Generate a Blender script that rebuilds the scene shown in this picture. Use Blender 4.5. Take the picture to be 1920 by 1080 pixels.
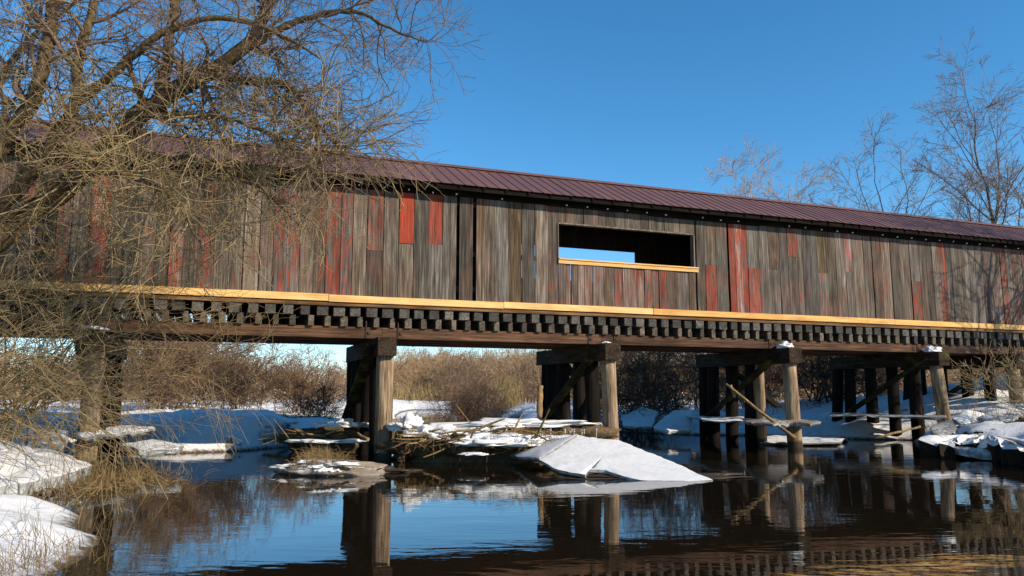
import bpy, bmesh, math, random
import numpy as np
from mathutils import Vector, noise as mnoise

for o in list(bpy.data.objects):
    bpy.data.objects.remove(o)
scene = bpy.context.scene
COL = scene.collection
R = math.radians

# ------------------------------------------------------------------ camera
FPX = 1450.0            # focal length in pixels of a 1920 px wide frame
EYE = 1.5               # eye height above the water
PITCH = math.atan(198 / FPX)
cam_data = bpy.data.cameras.new('camera')
cam_data.sensor_width = 36.0
cam_data.lens = 36.0 * FPX / 1920.0
cam_data.clip_start = 0.1
cam_data.clip_end = 4000
cam = bpy.data.objects.new('camera', cam_data)
COL.objects.link(cam)
cam.location = (0, 0, EYE)
cam.rotation_euler = (math.pi / 2 + PITCH, 0, 0)
scene.camera = cam

# ------------------------------------------------------------------ light
BD = (3780 / math.hypot(3780, FPX), FPX / math.hypot(3780, FPX))   # along the bridge
BN = (-BD[1], BD[0])                                               # across it, away from camera
SUN_EL, SUN_AZ = R(29), R(38)
sh = (-BN[0] * math.cos(SUN_AZ) + BD[0] * math.sin(SUN_AZ),
      -BN[1] * math.cos(SUN_AZ) + BD[1] * math.sin(SUN_AZ))
sun_dir = Vector((sh[0] * math.cos(SUN_EL), sh[1] * math.cos(SUN_EL), math.sin(SUN_EL)))
world = bpy.data.worlds.new('World')
scene.world = world
world.use_nodes = True
wn = world.node_tree
wn.nodes.clear()
sky = wn.nodes.new('ShaderNodeTexSky')
sky.sky_type = 'NISHITA'
sky.sun_disc = False
sky.sun_elevation = SUN_EL
sky.sun_rotation = math.atan2(sh[0], sh[1])
sky.altitude = 200
sky.air_density = 0.9
sky.dust_density = 0.0
sky.ozone_density = 4.5
hsv = wn.nodes.new('ShaderNodeHueSaturation')
hsv.inputs['Saturation'].default_value = 1.2
hsv.inputs['Hue'].default_value = 0.491
hsv.inputs['Value'].default_value = 1.0
bg = wn.nodes.new('ShaderNodeBackground')
bg.inputs['Strength'].default_value = 0.145
wo = wn.nodes.new('ShaderNodeOutputWorld')
wn.links.new(sky.outputs[0], hsv.inputs['Color'])
wn.links.new(hsv.outputs[0], bg.inputs['Color'])
wn.links.new(bg.outputs[0], wo.inputs['Surface'])
sl = bpy.data.lights.new('sun', 'SUN')
sl.energy = 5.0
sl.angle = R(0.5)
sl.color = (1.0, 0.875, 0.70)
sun = bpy.data.objects.new('sun', sl)
COL.objects.link(sun)
sun.rotation_euler = sun_dir.to_track_quat('Z', 'Y').to_euler()
sun.location = (20, -20, 30)
vs = scene.view_settings
vs.view_transform = 'Standard'
vs.look = 'None'
vs.exposure = 0.42
vs.gamma = 1.0
vs.use_curve_mapping = False

# ------------------------------------------------------------------ pixel <-> place helpers
CP, SP = math.cos(PITCH), math.sin(PITCH)
def ray(x, y):
    a = (x - 960) / FPX; b = (540 - y) / FPX
    return (a, CP - b * SP, SP + b * CP)
def gnd(x, y, z=0.0):                       # where the sight line meets height z
    r = ray(x, y); t = (z - EYE) / r[2]
    return Vector((r[0] * t, r[1] * t, z))
def at(x, y, Y):                            # point on the sight line at distance Y
    r = ray(x, y); t = Y / r[1]
    return Vector((r[0] * t, Y, EYE + r[2] * t))
_p2 = gnd(718, 862)
ORG = (_p2.x + 0.35 * BN[0], _p2.y + 0.35 * BN[1])
BANG = math.atan2(BD[1], BD[0])
def uz(x, y, v):                            # bridge coordinates (along, height) on the plane 'v'
    r = ray(x, y); q = (ORG[0] + v * BN[0], ORG[1] + v * BN[1])
    t = (q[0] * BN[0] + q[1] * BN[1]) / (r[0] * BN[0] + r[1] * BN[1])
    return ((r[0] * t - ORG[0]) * BD[0] + (r[1] * t - ORG[1]) * BD[1], EYE + r[2] * t)
def bw(u, v, z):                            # bridge coordinates -> world
    return Vector((ORG[0] + u * BD[0] + v * BN[0], ORG[1] + u * BD[1] + v * BN[1], z))
def uv_of(X, Y):
    return ((X - ORG[0]) * BD[0] + (Y - ORG[1]) * BD[1], (X - ORG[0]) * BN[0] + (Y - ORG[1]) * BN[1])

# ------------------------------------------------------------------ object helpers
def tag(o, label=None, cat=None, group=None, kind=None):
    if label: o['label'] = label
    if cat: o['category'] = cat
    if group: o['group'] = group
    if kind: o['kind'] = kind
    return o
def empty(name, loc=(0, 0, 0), rz=0):
    o = bpy.data.objects.new(name, None)
    o.empty_display_size = 0.3
    COL.objects.link(o)
    o.location = loc; o.rotation_euler = (0, 0, rz)
    return o
def link(name, me, parent=None, mat=None, loc=None):
    o = bpy.data.objects.new(name, me)
    COL.objects.link(o)
    if parent: o.parent = parent
    if mat is not None and len(me.materials) == 0: me.materials.append(mat)
    if loc is not None: o.location = loc
    return o
def mesh_np(name, V, Q, smooth=False):
    """V (n,3); Q (m,3|4) int"""
    V = np.asarray(V, dtype=np.float32); Q = np.asarray(Q, dtype=np.int32)
    me = bpy.data.meshes.new(name)
    me.vertices.add(len(V)); me.vertices.foreach_set('co', V.ravel())
    k = Q.shape[1]
    me.loops.add(Q.size); me.loops.foreach_set('vertex_index', Q.ravel())
    me.polygons.add(len(Q))
    me.polygons.foreach_set('loop_start', np.arange(0, Q.size, k, dtype=np.int32))
    me.polygons.foreach_set('use_smooth', np.full(len(Q), bool(smooth)))
    me.update(calc_edges=True)
    return me
BOXQ = [(0, 3, 2, 1), (4, 5, 6, 7), (0, 1, 5, 4), (1, 2, 6, 5), (2, 3, 7, 6), (3, 0, 4, 7)]
def boxv(a, b):
    return [(a[0], a[1], a[2]), (b[0], a[1], a[2]), (b[0], b[1], a[2]), (a[0], b[1], a[2]),
            (a[0], a[1], b[2]), (b[0], a[1], b[2]), (b[0], b[1], b[2]), (a[0], b[1], b[2])]
def box(name, a, b, parent, mat):
    return link(name, mesh_np(name, boxv(a, b), BOXQ), parent, mat)
def boxes(name, lst, parent, mat):
    V = []; Q = []
    for a, b in lst:
        n = len(V); V += boxv(a, b); Q += [tuple(i + n for i in q) for q in BOXQ]
    return link(name, mesh_np(name, V, Q), parent, mat)
def beam_pts(p, q, w, h):
    """8 corners of a beam from p to q, section w x h"""
    p = Vector(p); q = Vector(q); t = (q - p).normalized()
    s = t.cross(Vector((0, 0, 1)))
    if s.length < 1e-3: s = Vector((1, 0, 0))
    s.normalize(); n = s.cross(t)
    V = []
    for c in (p, q):
        for a, b in ((-1, -1), (1, -1), (1, 1), (-1, 1)):
            V.append(tuple(c + s * (a * w / 2) + n * (b * h / 2)))
    return V
def beam(name, p, q, w, h, parent, mat):
    return link(name, mesh_np(name, beam_pts(p, q, w, h), BOXQ), parent, mat)

# ---- tubes: arrays of polylines (K, N, 3) with radii (K, N)
def nrm(a): return a / np.maximum(np.linalg.norm(a, axis=-1, keepdims=True), 1e-9)
def tube_arrays(P, Rr, sides):
    K, N, _ = P.shape
    T = np.empty_like(P)
    T[:, 1:-1] = P[:, 2:] - P[:, :-2]; T[:, 0] = P[:, 1] - P[:, 0]; T[:, -1] = P[:, -1] - P[:, -2]
    T = nrm(T)
    m = nrm(P[:, -1] - P[:, 0])
    ref = np.where(np.abs(m[:, 2:3]) < 0.8, np.array([[0, 0, 1.0]]), np.array([[1.0, 0, 0]]))
    A = nrm(np.cross(T, ref[:, None, :])); B = np.cross(T, A)
    ang = np.arange(sides) * 2 * math.pi / sides
    V = P[:, :, None, :] + Rr[:, :, None, None] * (np.cos(ang)[None, None, :, None] * A[:, :, None, :] + np.sin(ang)[None, None, :, None] * B[:, :, None, :])
    V = V.reshape(-1, 3)
    k = np.arange(K)[:, None, None] * N * sides; i = np.arange(N - 1)[None, :, None] * sides; j = np.arange(sides)[None, None, :]
    j2 = (j + 1) % sides
    Q = np.stack([k + i + j, k + i + j2, k + i + sides + j2, k + i + sides + j], -1).reshape(-1, 4)
    return V, Q
def tubes_mesh(name, groups):
    Vs = []; Qs = []; n = 0
    for P, Rr, s in groups:
        if len(P) == 0: continue
        V, Q = tube_arrays(P, Rr, s); Vs.append(V); Qs.append(Q + n); n += len(V)
    return mesh_np(name, np.concatenate(Vs), np.concatenate(Qs), True)
def spawn(rng, P, Rr, n, tr, ang, ln, N, rr, rend, wig=0.12, trop=(0, 0, 0), tmid=None):
    """children of every polyline: n per parent, at parameter tr, leaving at ang (deg), length ln"""
    K, N0, _ = P.shape
    idx = np.repeat(np.arange(K), n); M = len(idx)
    t = rng.uniform(tr[0], tr[1], M) * (N0 - 1)
    i = np.clip(t.astype(int), 0, N0 - 2); f = (t - i)[:, None]
    pos = P[idx, i] * (1 - f) + P[idx, i + 1] * f
    tan = nrm(P[idx, i + 1] - P[idx, i])
    pr = Rr[idx, i] * (1 - f[:, 0]) + Rr[idx, i + 1] * f[:, 0]
    rv = rng.normal(size=(M, 3)); per = nrm(rv - (rv * tan).sum(-1, keepdims=True) * tan)
    a = np.radians(rng.uniform(ang[0], ang[1], M))[:, None]
    d = nrm(np.cos(a) * tan + np.sin(a) * per)
    L = rng.uniform(ln[0], ln[1], M) * (1.0 - 0.45 * t / (N0 - 1))
    st = (L / (N - 1))[:, None]
    out = np.empty((M, N, 3)); out[:, 0] = pos
    tp = np.array(trop)[None, :]
    bend = rng.normal(size=(M, 3)) * wig * 0.6
    for k in range(1, N):
        d = nrm(d + bend + wig * rng.normal(size=(M, 3)) + tp * st)
        pos = pos + d * st; out[:, k] = pos
    r0 = np.minimum(pr * rr, pr * 0.9)
    r0 = np.maximum(r0, rend)
    Ro = r0[:, None] + (rend - r0)[:, None] * np.linspace(0, 1, N)[None, :]
    return out, Ro
def smooth_poly(pts, rad, N):
    pts = [np.array(p, float) for p in pts]
    P = [2 * pts[0] - pts[1]] + pts + [2 * pts[-1] - pts[-2]]
    out = []; ro = []
    for s in np.linspace(0, len(pts) - 1 - 1e-6, N):
        i = int(s); f = s - i; a, b, c, d = P[i:i + 4]
        out.append(0.5 * ((2 * b) + (-a + c) * f + (2 * a - 5 * b + 4 * c - d) * f * f + (-a + 3 * b - 3 * c + d) * f ** 3))
        ro.append(rad[i] * (1 - f) + rad[i + 1] * f)
    return np.array(out), np.array(ro)

# ------------------------------------------------------------------ materials
class NT:
    def __init__(s, name):
        s.m = bpy.data.materials.new(name); s.m.use_nodes = True
        s.t = s.m.node_tree; s.t.nodes.clear()
        s.out = s.n('ShaderNodeOutputMaterial'); s.b = s.n('ShaderNodeBsdfPrincipled')
        s.l(s.b.outputs[0], s.out.inputs['Surface'])
    def n(s, t, **k):
        nd = s.t.nodes.new(t)
        for a, v in k.items(): setattr(nd, a, v)
        return nd
    def l(s, a, b): s.t.links.new(a, b)
    def coord(s, scale=(1, 1, 1), rnd=0.0, gen='Object'):
        tc = s.n('ShaderNodeTexCoord'); mp = s.n('ShaderNodeMapping'); mp.inputs['Scale'].default_value = scale
        src = tc.outputs[gen]
        if rnd:
            oi = s.n('ShaderNodeObjectInfo'); m = s.n('ShaderNodeMath', operation='MULTIPLY'); m.inputs[1].default_value = rnd
            s.l(oi.outputs['Random'], m.inputs[0])
            va = s.n('ShaderNodeVectorMath', operation='ADD'); s.l(src, va.inputs[0]); s.l(m.outputs[0], va.inputs[1]); src = va.outputs[0]
        s.l(src, mp.inputs['Vector']); return mp.outputs[0]
    def noise(s, vec, scale=1.0, detail=5, rough=0.6, dist=0.0):
        nd = s.n('ShaderNodeTexNoise'); nd.inputs['Scale'].default_value = scale; nd.inputs['Detail'].default_value = detail
        nd.inputs['Roughness'].default_value = rough; nd.inputs['Distortion'].default_value = dist
        if vec is not None: s.l(vec, nd.inputs['Vector'])
        return nd.outputs['Fac']
    def ramp(s, fac, stops):
        r = s.n('ShaderNodeValToRGB'); e = r.color_ramp.elements
        while len(e) < len(stops): e.new(0.5)
        for k, (p, c) in enumerate(stops):
            e[k].position = p; e[k].color = (c, c, c, 1) if not hasattr(c, '__len__') else (c[0], c[1], c[2], 1)
        s.l(fac, r.inputs['Fac']); return r.outputs['Color']
    def mix(s, fac, a, b, mode='MIX'):
        m = s.n('ShaderNodeMix', data_type='RGBA', blend_type=mode)
        for sock, v in ((m.inputs[0], fac), (m.inputs[6], a), (m.inputs[7], b)):
            if hasattr(v, 'links'): s.l(v, sock)
            elif hasattr(v, '__len__'): sock.default_value = (v[0], v[1], v[2], 1)
            else: sock.default_value = v
        return m.outputs[2]
    def math(s, op, a, b=None, c=None, clamp=False):
        m = s.n('ShaderNodeMath', operation=op, use_clamp=clamp)
        for k, v in enumerate((a, b, c)):
            if v is None: continue
            if hasattr(v, 'links'): s.l(v, m.inputs[k])
            else: m.inputs[k].default_value = v
        return m.outputs[0]
    def bump(s, h, strength=0.3, dist=0.02):
        b = s.n('ShaderNodeBump'); b.inputs['Strength'].default_value = strength; b.inputs['Distance'].default_value = dist
        s.l(h, b.inputs['Height']); s.l(b.outputs[0], s.b.inputs['Normal']); return b
    def done(s, col=None, rough=0.85, spec=0.3, metal=0.0):
        if col is not None:
            if hasattr(col, 'links'): s.l(col, s.b.inputs['Base Color'])
            else: s.b.inputs['Base Color'].default_value = (*col, 1)
        if hasattr(rough, 'links'): s.l(rough, s.b.inputs['Roughness'])
        else: s.b.inputs['Roughness'].default_value = rough
        s.b.inputs['Specular IOR Level'].default_value = spec
        s.b.inputs['Metallic'].default_value = metal
        return s.m

def m_plank():
    s = NT('weathered_plank')
    oi = s.n('ShaderNodeObjectInfo')
    v = s.coord((1, 1, 1), 91.0)
    def sc(a):
        mp = s.n('ShaderNodeMapping'); mp.inputs['Scale'].default_value = a; s.l(v, mp.inputs['Vector']); return mp.outputs[0]
    grain = s.noise(sc((34, 34, 1.1)), 1, 6, 0.65, 0.3)
    blot = s.noise(sc((5, 5, 0.9)), 1, 4, 0.6)
    base = s.ramp(grain, [(0.28, (0.018, 0.015, 0.013)), (0.42, (0.066, 0.057, 0.048)), (0.56, (0.125, 0.111, 0.097)), (0.74, (0.30, 0.275, 0.245))])
    st = s.ramp(blot, [(0.3, (0.50, 0.45, 0.38)), (0.52, (0.95, 0.93, 0.90)), (0.75, (1.2, 1.15, 1.05))])
    c = s.mix(1.0, base, st, 'MULTIPLY')
    warm = s.ramp(s.noise(sc((9, 9, 0.5)), 1, 3, 0.5), [(0.58, 0.0), (0.70, 0.55)])
    c = s.mix(warm, c, (0.105, 0.055, 0.022))
    c = s.mix(1.0, c, oi.outputs['Color'], 'MULTIPLY')
    wash = s.ramp(s.noise(s.coord((0.55, 0.55, 0.8)), 1, 4, 0.6), [(0.50, 0.0), (0.66, 0.32)])
    c = s.mix(s.math('MULTIPLY', wash, s.ramp(grain, [(0.4, 0.5), (0.6, 1.0)])), c, (0.19, 0.062, 0.045))
    # paint: flakes where the noise falls below the plank's share
    pn = s.noise(sc((10, 10, 2.2)), 1, 8, 0.62)
    fine = s.math('MULTIPLY', s.math('SUBTRACT', grain, 0.5), 0.55)
    th = s.math('ADD', s.math('MULTIPLY', oi.outputs['Alpha'], 0.78), 0.12)
    msk = s.math('MULTIPLY', s.math('SUBTRACT', s.math('SUBTRACT', th, fine), pn), 9.0, clamp=True)
    wear = s.ramp(grain, [(0.28, (0.10, 0.022, 0.016)), (0.45, (0.26, 0.040, 0.018)), (0.7, (0.36, 0.068, 0.034))])
    wear = s.mix(0.75, wear, s.mix(1.0, wear, st, 'MULTIPLY'))
    worn = s.ramp(s.noise(sc((30, 30, 1.6)), 1, 6, 0.7), [(0.40, 0.97), (0.60, 0.35)])
    solid = s.math('GREATER_THAN', oi.outputs['Alpha'], 0.79)
    worn = s.math('MAXIMUM', worn, s.math('MULTIPLY', solid, 0.96))
    c = s.mix(s.math('MULTIPLY', msk, worn), c, wear)
    kn = s.n('ShaderNodeTexVoronoi'); s.l(sc((3.1, 3.1, 2.1)), kn.inputs['Vector']); kn.inputs['Scale'].default_value = 1.0
    kd = s.math('ADD', kn.outputs['Distance'], s.math('MULTIPLY', s.math('SUBTRACT', grain, 0.5), 0.08))
    kr = s.ramp(kd, [(0.045, 0.72), (0.085, 0.0)])
    c = s.mix(kr, c, (0.045, 0.022, 0.012))
    # nail rust
    s.bump(grain, 0.55, 0.012)
    return s.done(c, 0.88, 0.2)
def m_timber(name, cols, grain_axis='x', spec=0.2, tint_obj=False, rough=0.85, moss=0.0, bump=0.5, wet=0.0):
    s = NT(name)
    sc = {'x': (1.0, 26, 26), 'y': (26, 1.0, 26), 'z': (26, 26, 1.0)}[grain_axis]
    v = s.coord((1, 1, 1), 57.0)
    def mp(a):
        m = s.n('ShaderNodeMapping'); m.inputs['Scale'].default_value = a; s.l(v, m.inputs['Vector']); return m.outputs[0]
    g = s.noise(mp(sc), 1, 6, 0.65, 0.2)
    bl = s.noise(mp(tuple(1.1 if k == 1.0 else 4.0 for k in sc)), 1, 4, 0.6)
    n = len(cols)
    c = s.ramp(g, [(0.3 + 0.45 * i / (n - 1), cols[i]) for i in range(n)])
    c = s.mix(1.0, c, s.ramp(bl, [(0.3, (0.45, 0.42, 0.38)), (0.55, 1.0), (0.8, (1.3, 1.2, 1.1))]), 'MULTIPLY')
    if tint_obj:
        oi = s.n('ShaderNodeObjectInfo'); c = s.mix(1.0, c, oi.outputs['Color'], 'MULTIPLY')
    if moss:
        mn = s.ramp(s.noise(mp((2, 2, 2)), 1.2, 6, 0.6), [(0.62 - moss * 0.2, 0.0), (0.70 - moss * 0.2, 0.8)])
        c = s.mix(mn, c, (0.060, 0.065, 0.012))
    if wet:
        sx = s.n('ShaderNodeSeparateXYZ'); tc = s.n('ShaderNodeTexCoord'); s.l(tc.outputs['Object'], sx.inputs[0])
        wl = s.math('MULTIPLY', s.math('SUBTRACT', s.math('ADD', 0.10, s.math('MULTIPLY', g, 0.22)), sx.outputs['Z']), 14.0, clamp=True)
        c = s.mix(s.math('MULTIPLY', wl, wet), c, (0.022, 0.016, 0.010))
    s.bump(g, bump, 0.012)
    return s.done(c, rough, spec)
def m_newlumber():
    s = NT('fresh_pine')
    v = s.coord((1, 1, 1), 43.0)
    def mp(a):
        m = s.n('ShaderNodeMapping'); m.inputs['Scale'].default_value = a; s.l(v, m.inputs['Vector']); return m.outputs[0]
    g = s.noise(mp((0.7, 30, 30)), 1, 4, 0.6, 0.4)
    c = s.ramp(g, [(0.3, (0.46, 0.25, 0.075)), (0.5, (0.60, 0.37, 0.13)), (0.7, (0.66, 0.44, 0.18))])
    kn = s.n('ShaderNodeTexVoronoi'); s.l(mp((1.7, 6, 6)), kn.inputs['Vector']); kn.inputs['Scale'].default_value = 1.6
    c = s.mix(s.ramp(kn.outputs['Distance'], [(0.03, 0.6), (0.10, 0.0)]), c, (0.34, 0.17, 0.05))
    bl = s.noise(mp((1.3, 5, 5)), 1, 5, 0.65); c = s.mix(1.0, c, s.ramp(bl, [(0.32, (0.78, 0.70, 0.58)), (0.55, (1.0, 1.0, 1.0)), (0.75, (1.08, 1.08, 1.1))]), 'MULTIPLY')
    oi = s.n('ShaderNodeObjectInfo'); c = s.mix(1.0, c, oi.outputs['Color'], 'MULTIPLY')
    s.bump(g, 0.15, 0.005)
    return s.done(c, 0.6, 0.3)
def m_bark(name, dark, light, scale=18, moss=None):
    s = NT(name)
    v = s.coord((1, 1, 0.35))
    a = s.noise(v, scale, 6, 0.7); b = s.noise(s.coord((1, 1, 1)), 1.3, 3, 0.6)
    c = s.ramp(a, [(0.3, dark), (0.7, light)])
    c = s.mix(1.0, c, s.ramp(b, [(0.3, 0.65), (0.7, 1.25)]), 'MULTIPLY')
    if moss:
        c = s.mix(s.ramp(s.noise(s.coord((1, 1, 1)), 4.0, 4, 0.6), [(0.55, 0.0), (0.68, 0.6)]), c, moss)
    s.bump(a, 0.6, 0.03)
    return s.done(c, 0.9, 0.15)
def m_twig(name, a, b, rough=0.6):
    s = NT(name)
    c = s.ramp(s.noise(s.coord((1, 1, 1)), 1.7, 5, 0.7), [(0.32, a), (0.68, b)])
    return s.done(c, rough, 0.25)
def m_snow(name='snow', dirt=0.0):
    s = NT(name)
    co = s.coord((1, 1, 1))
    a = s.noise(co, 6, 6, 0.6); b = s.noise(co, 45, 3, 0.6)
    c = s.ramp(s.noise(co, 1.6, 6, 0.65), [(0.3, (0.58, 0.58, 0.585)), (0.6, (0.70, 0.69, 0.68))])
    if dirt:
        d = s.ramp(s.noise(co, 2.6, 9, 0.72), [(0.70 - dirt, 0.0), (0.80 - dirt, 0.85)])
        c = s.mix(d, c, (0.13, 0.085, 0.04))
    h = s.math('ADD', a, s.math('MULTIPLY', b, 0.25))
    s.bump(h, 0.35, 0.05)
    s.b.inputs['Subsurface Weight'].default_value = 0.0
    return s.done(c, 0.7, 0.3)
def m_ice():
    s = NT('ice')
    co = s.coord((1, 1, 1))
    a = s.noise(co, 7, 6, 0.6)
    c = s.ramp(a, [(0.3, (0.14, 0.125, 0.10)), (0.5, (0.36, 0.36, 0.345)), (0.72, (0.62, 0.62, 0.61))])
    s.bump(a, 0.5, 0.04)
    return s.done(c, 0.3, 0.5)
def m_ground():
    s = NT('snowy_ground')
    g = s.n('ShaderNodeNewGeometry')
    co = s.coord((1, 1, 1))
    sx = s.n('ShaderNodeSeparateXYZ'); s.l(g.outputs['Position'], sx.inputs[0])
    nz = s.n('ShaderNodeSeparateXYZ'); s.l(g.outputs['Normal'], nz.inputs[0])
    n1 = s.noise(co, 1.4, 9, 0.68); n2 = s.noise(co, 9, 6, 0.65)
    snow = s.ramp(n2, [(0.3, (0.58, 0.58, 0.585)), (0.6, (0.70, 0.69, 0.68))])
    mud = s.ramp(n2, [(0.3, (0.022, 0.014, 0.008)), (0.55, (0.075, 0.048, 0.024)), (0.75, (0.17, 0.115, 0.05))])
    lo = s.math('MULTIPLY', s.math('SUBTRACT', 0.10, s.math('ADD', sx.outputs['Z'], s.math('MULTIPLY', s.math('SUBTRACT', n2, 0.5), -0.25))), 12.0, clamp=True)
    steep = s.math('MULTIPLY', s.math('SUBTRACT', 0.80, s.math('ADD', nz.outputs['Z'], s.math('MULTIPLY', s.math('SUBTRACT', n1, 0.5), 0.5))), 9.0, clamp=True)
    fleck = s.ramp(s.noise(co, 16, 6, 0.75), [(0.62, 0.0), (0.69, 0.75)])
    patch = s.ramp(n1, [(0.60, 0.0), (0.66, 0.9)])
    f = s.math('MAXIMUM', s.math('MAXIMUM', lo, steep), s.math('MAXIMUM', patch, fleck))
    c = s.mix(f, snow, mud)
    s.bump(s.math('ADD', n2, s.math('MULTIPLY', n1, 1.5)), 0.4, 0.05)
    return s.done(c, 0.8, 0.25)
def m_water():
    s = NT('river_water')
    co = s.coord((0.55, 1.7, 1.0))
    n1 = s.noise(co, 1.1, 3, 0.55, 0.6); n2 = s.noise(co, 4.5, 3, 0.5, 0.4); amp = s.noise(s.coord((1, 1, 1)), 0.16, 2, 0.5)
    h = s.math('ADD', n1, s.math('MULTIPLY', n2, 0.22))
    h = s.math('MULTIPLY', h, s.ramp(amp, [(0.40, 0.35), (0.62, 1.0)]))
    s.bump(h, 0.14, 0.035)
    s.b.inputs['IOR'].default_value = 1.55
    return s.done((0.010, 0.007, 0.004), 0.015, 0.5)
def m_roof():
    s = NT('maroon_metal_roof')
    co = s.coord((1, 1, 1))
    n = s.noise(co, 2.5, 6, 0.6)
    c = s.ramp(n, [(0.3, (0.118, 0.054, 0.044)), (0.7, (0.150, 0.074, 0.061))])
    oi = s.n('ShaderNodeObjectInfo'); c = s.mix(1.0, c, s.ramp(oi.outputs['Random'], [(0.0, 0.86), (1.0, 1.12)]), 'MULTIPLY')
    st = s.noise(s.coord((9, 0.9, 0.9)), 1, 5, 0.7); c = s.mix(1.0, c, s.ramp(st, [(0.35, (0.85, 0.82, 0.80)), (0.65, (1.08, 1.06, 1.06))]), 'MULTIPLY')
    r = s.ramp(n, [(0.3, 0.42), (0.7, 0.56)])
    return s.done(c, r, 0.3)
def m_plain(name, col, rough=0.7, spec=0.3, metal=0.0, var=0.3, scale=12):
    s = NT(name)
    n = s.noise(s.coord((1, 1, 1)), scale, 5, 0.6)
    c = s.ramp(n, [(0.3, tuple(k * (1 - var) for k in col)), (0.7, tuple(k * (1 + var) for k in col))])
    s.bump(n, 0.3, 0.01)
    return s.done(c, rough, spec, metal)

M = {
    'plank': m_plank(),
    'tie': m_timber('tie_end_wood', [(0.03, 0.027, 0.024), (0.105, 0.098, 0.09), (0.21, 0.20, 0.19)], 'y', tint_obj=True),
    'stringer': m_timber('creosote_timber', [(0.014, 0.008, 0.006), (0.075, 0.038, 0.021), (0.19, 0.095, 0.05)], 'x', tint_obj=True),
    'cap': m_timber('cap_timber', [(0.010, 0.007, 0.005), (0.038, 0.026, 0.017), (0.085, 0.058, 0.036)], 'y', moss=0.25, spec=0.08),
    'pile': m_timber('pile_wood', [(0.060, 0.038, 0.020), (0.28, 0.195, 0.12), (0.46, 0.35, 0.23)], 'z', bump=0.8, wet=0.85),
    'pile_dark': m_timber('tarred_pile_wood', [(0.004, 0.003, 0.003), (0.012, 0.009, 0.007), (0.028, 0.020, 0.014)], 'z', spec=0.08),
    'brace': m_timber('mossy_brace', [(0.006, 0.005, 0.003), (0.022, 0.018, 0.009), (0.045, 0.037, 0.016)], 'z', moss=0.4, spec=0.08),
    'ledger': m_timber('old_ledger', [(0.07, 0.035, 0.015), (0.17, 0.09, 0.04), (0.27, 0.16, 0.08)], 'x'),
    'pine': m_newlumber(),
    'inner': m_timber('inside_wood', [(0.015, 0.011, 0.008), (0.045, 0.034, 0.025), (0.08, 0.062, 0.045)], 'z'),
    'roof': m_roof(),
    'eave_shade': m_timber('eave_shade_black', [(0.004, 0.003, 0.003), (0.010, 0.008, 0.006), (0.022, 0.017, 0.012)], 'x', spec=0.05),  # near-black: eave shade put into the colour of rafters, fascia and strip
    'iron': m_plain('rusty_iron', (0.05, 0.025, 0.015), 0.7, 0.3, 0.2),
    'zinc': m_plain('zinc_screw', (0.6, 0.6, 0.58), 0.35, 0.5, 0.4),
    'snow': m_snow(), 'dirtysnow': m_snow('dirty_snow', 0.16), 'ice': m_ice(),
    'ground': m_ground(), 'water': m_water(),
    'bark': m_bark('willow_bark', (0.030, 0.020, 0.010), (0.17, 0.115, 0.058), 16, (0.10, 0.085, 0.025)),
    'twig': m_twig('willow_twig', (0.13, 0.085, 0.036), (0.34, 0.25, 0.12)),
    'crowntwig': m_twig('crown_twig', (0.085, 0.053, 0.032), (0.22, 0.15, 0.095)),
    'graytree': m_bark('far_bark', (0.06, 0.042, 0.030), (0.19, 0.14, 0.10), 6),
    'graytwig': m_twig('far_twig', (0.12, 0.085, 0.065), (0.26, 0.19, 0.145)),
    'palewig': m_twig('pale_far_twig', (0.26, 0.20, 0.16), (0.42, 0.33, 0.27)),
    'brush': m_twig('reddish_brush_twig', (0.15, 0.085, 0.050), (0.34, 0.22, 0.13)),
    'farbrush': m_twig('tan_brush_twig', (0.26, 0.16, 0.085), (0.46, 0.31, 0.17)),
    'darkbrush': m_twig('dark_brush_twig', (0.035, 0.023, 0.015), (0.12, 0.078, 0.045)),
    'reed': m_twig('dry_reed', (0.34, 0.22, 0.08), (0.55, 0.40, 0.18)),
    'drygrass': m_twig('dead_grass', (0.10, 0.062, 0.022), (0.30, 0.20, 0.085)),
    'stick': m_bark('driftwood', (0.10, 0.06, 0.025), (0.36, 0.24, 0.11), 14),
    'log': m_bark('wet_log', (0.025, 0.016, 0.009), (0.13, 0.085, 0.04), 12, (0.07, 0.06, 0.012)),
    'clod': m_plain('dark_earth', (0.022, 0.015, 0.010), 0.8, 0.15, 0, 0.6, 7),  # near-black: the bank's shade is put into the earth colour
    'muddysnow': m_snow('muddy_snow', 0.33),
    'driftdirt': m_plain('drift_litter', (0.11, 0.072, 0.036), 0.85, 0.2, 0, 0.6, 14),
    'mud': m_plain('wet_mud', (0.040, 0.025, 0.013), 0.55, 0.4, 0, 0.5, 9),
}

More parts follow.
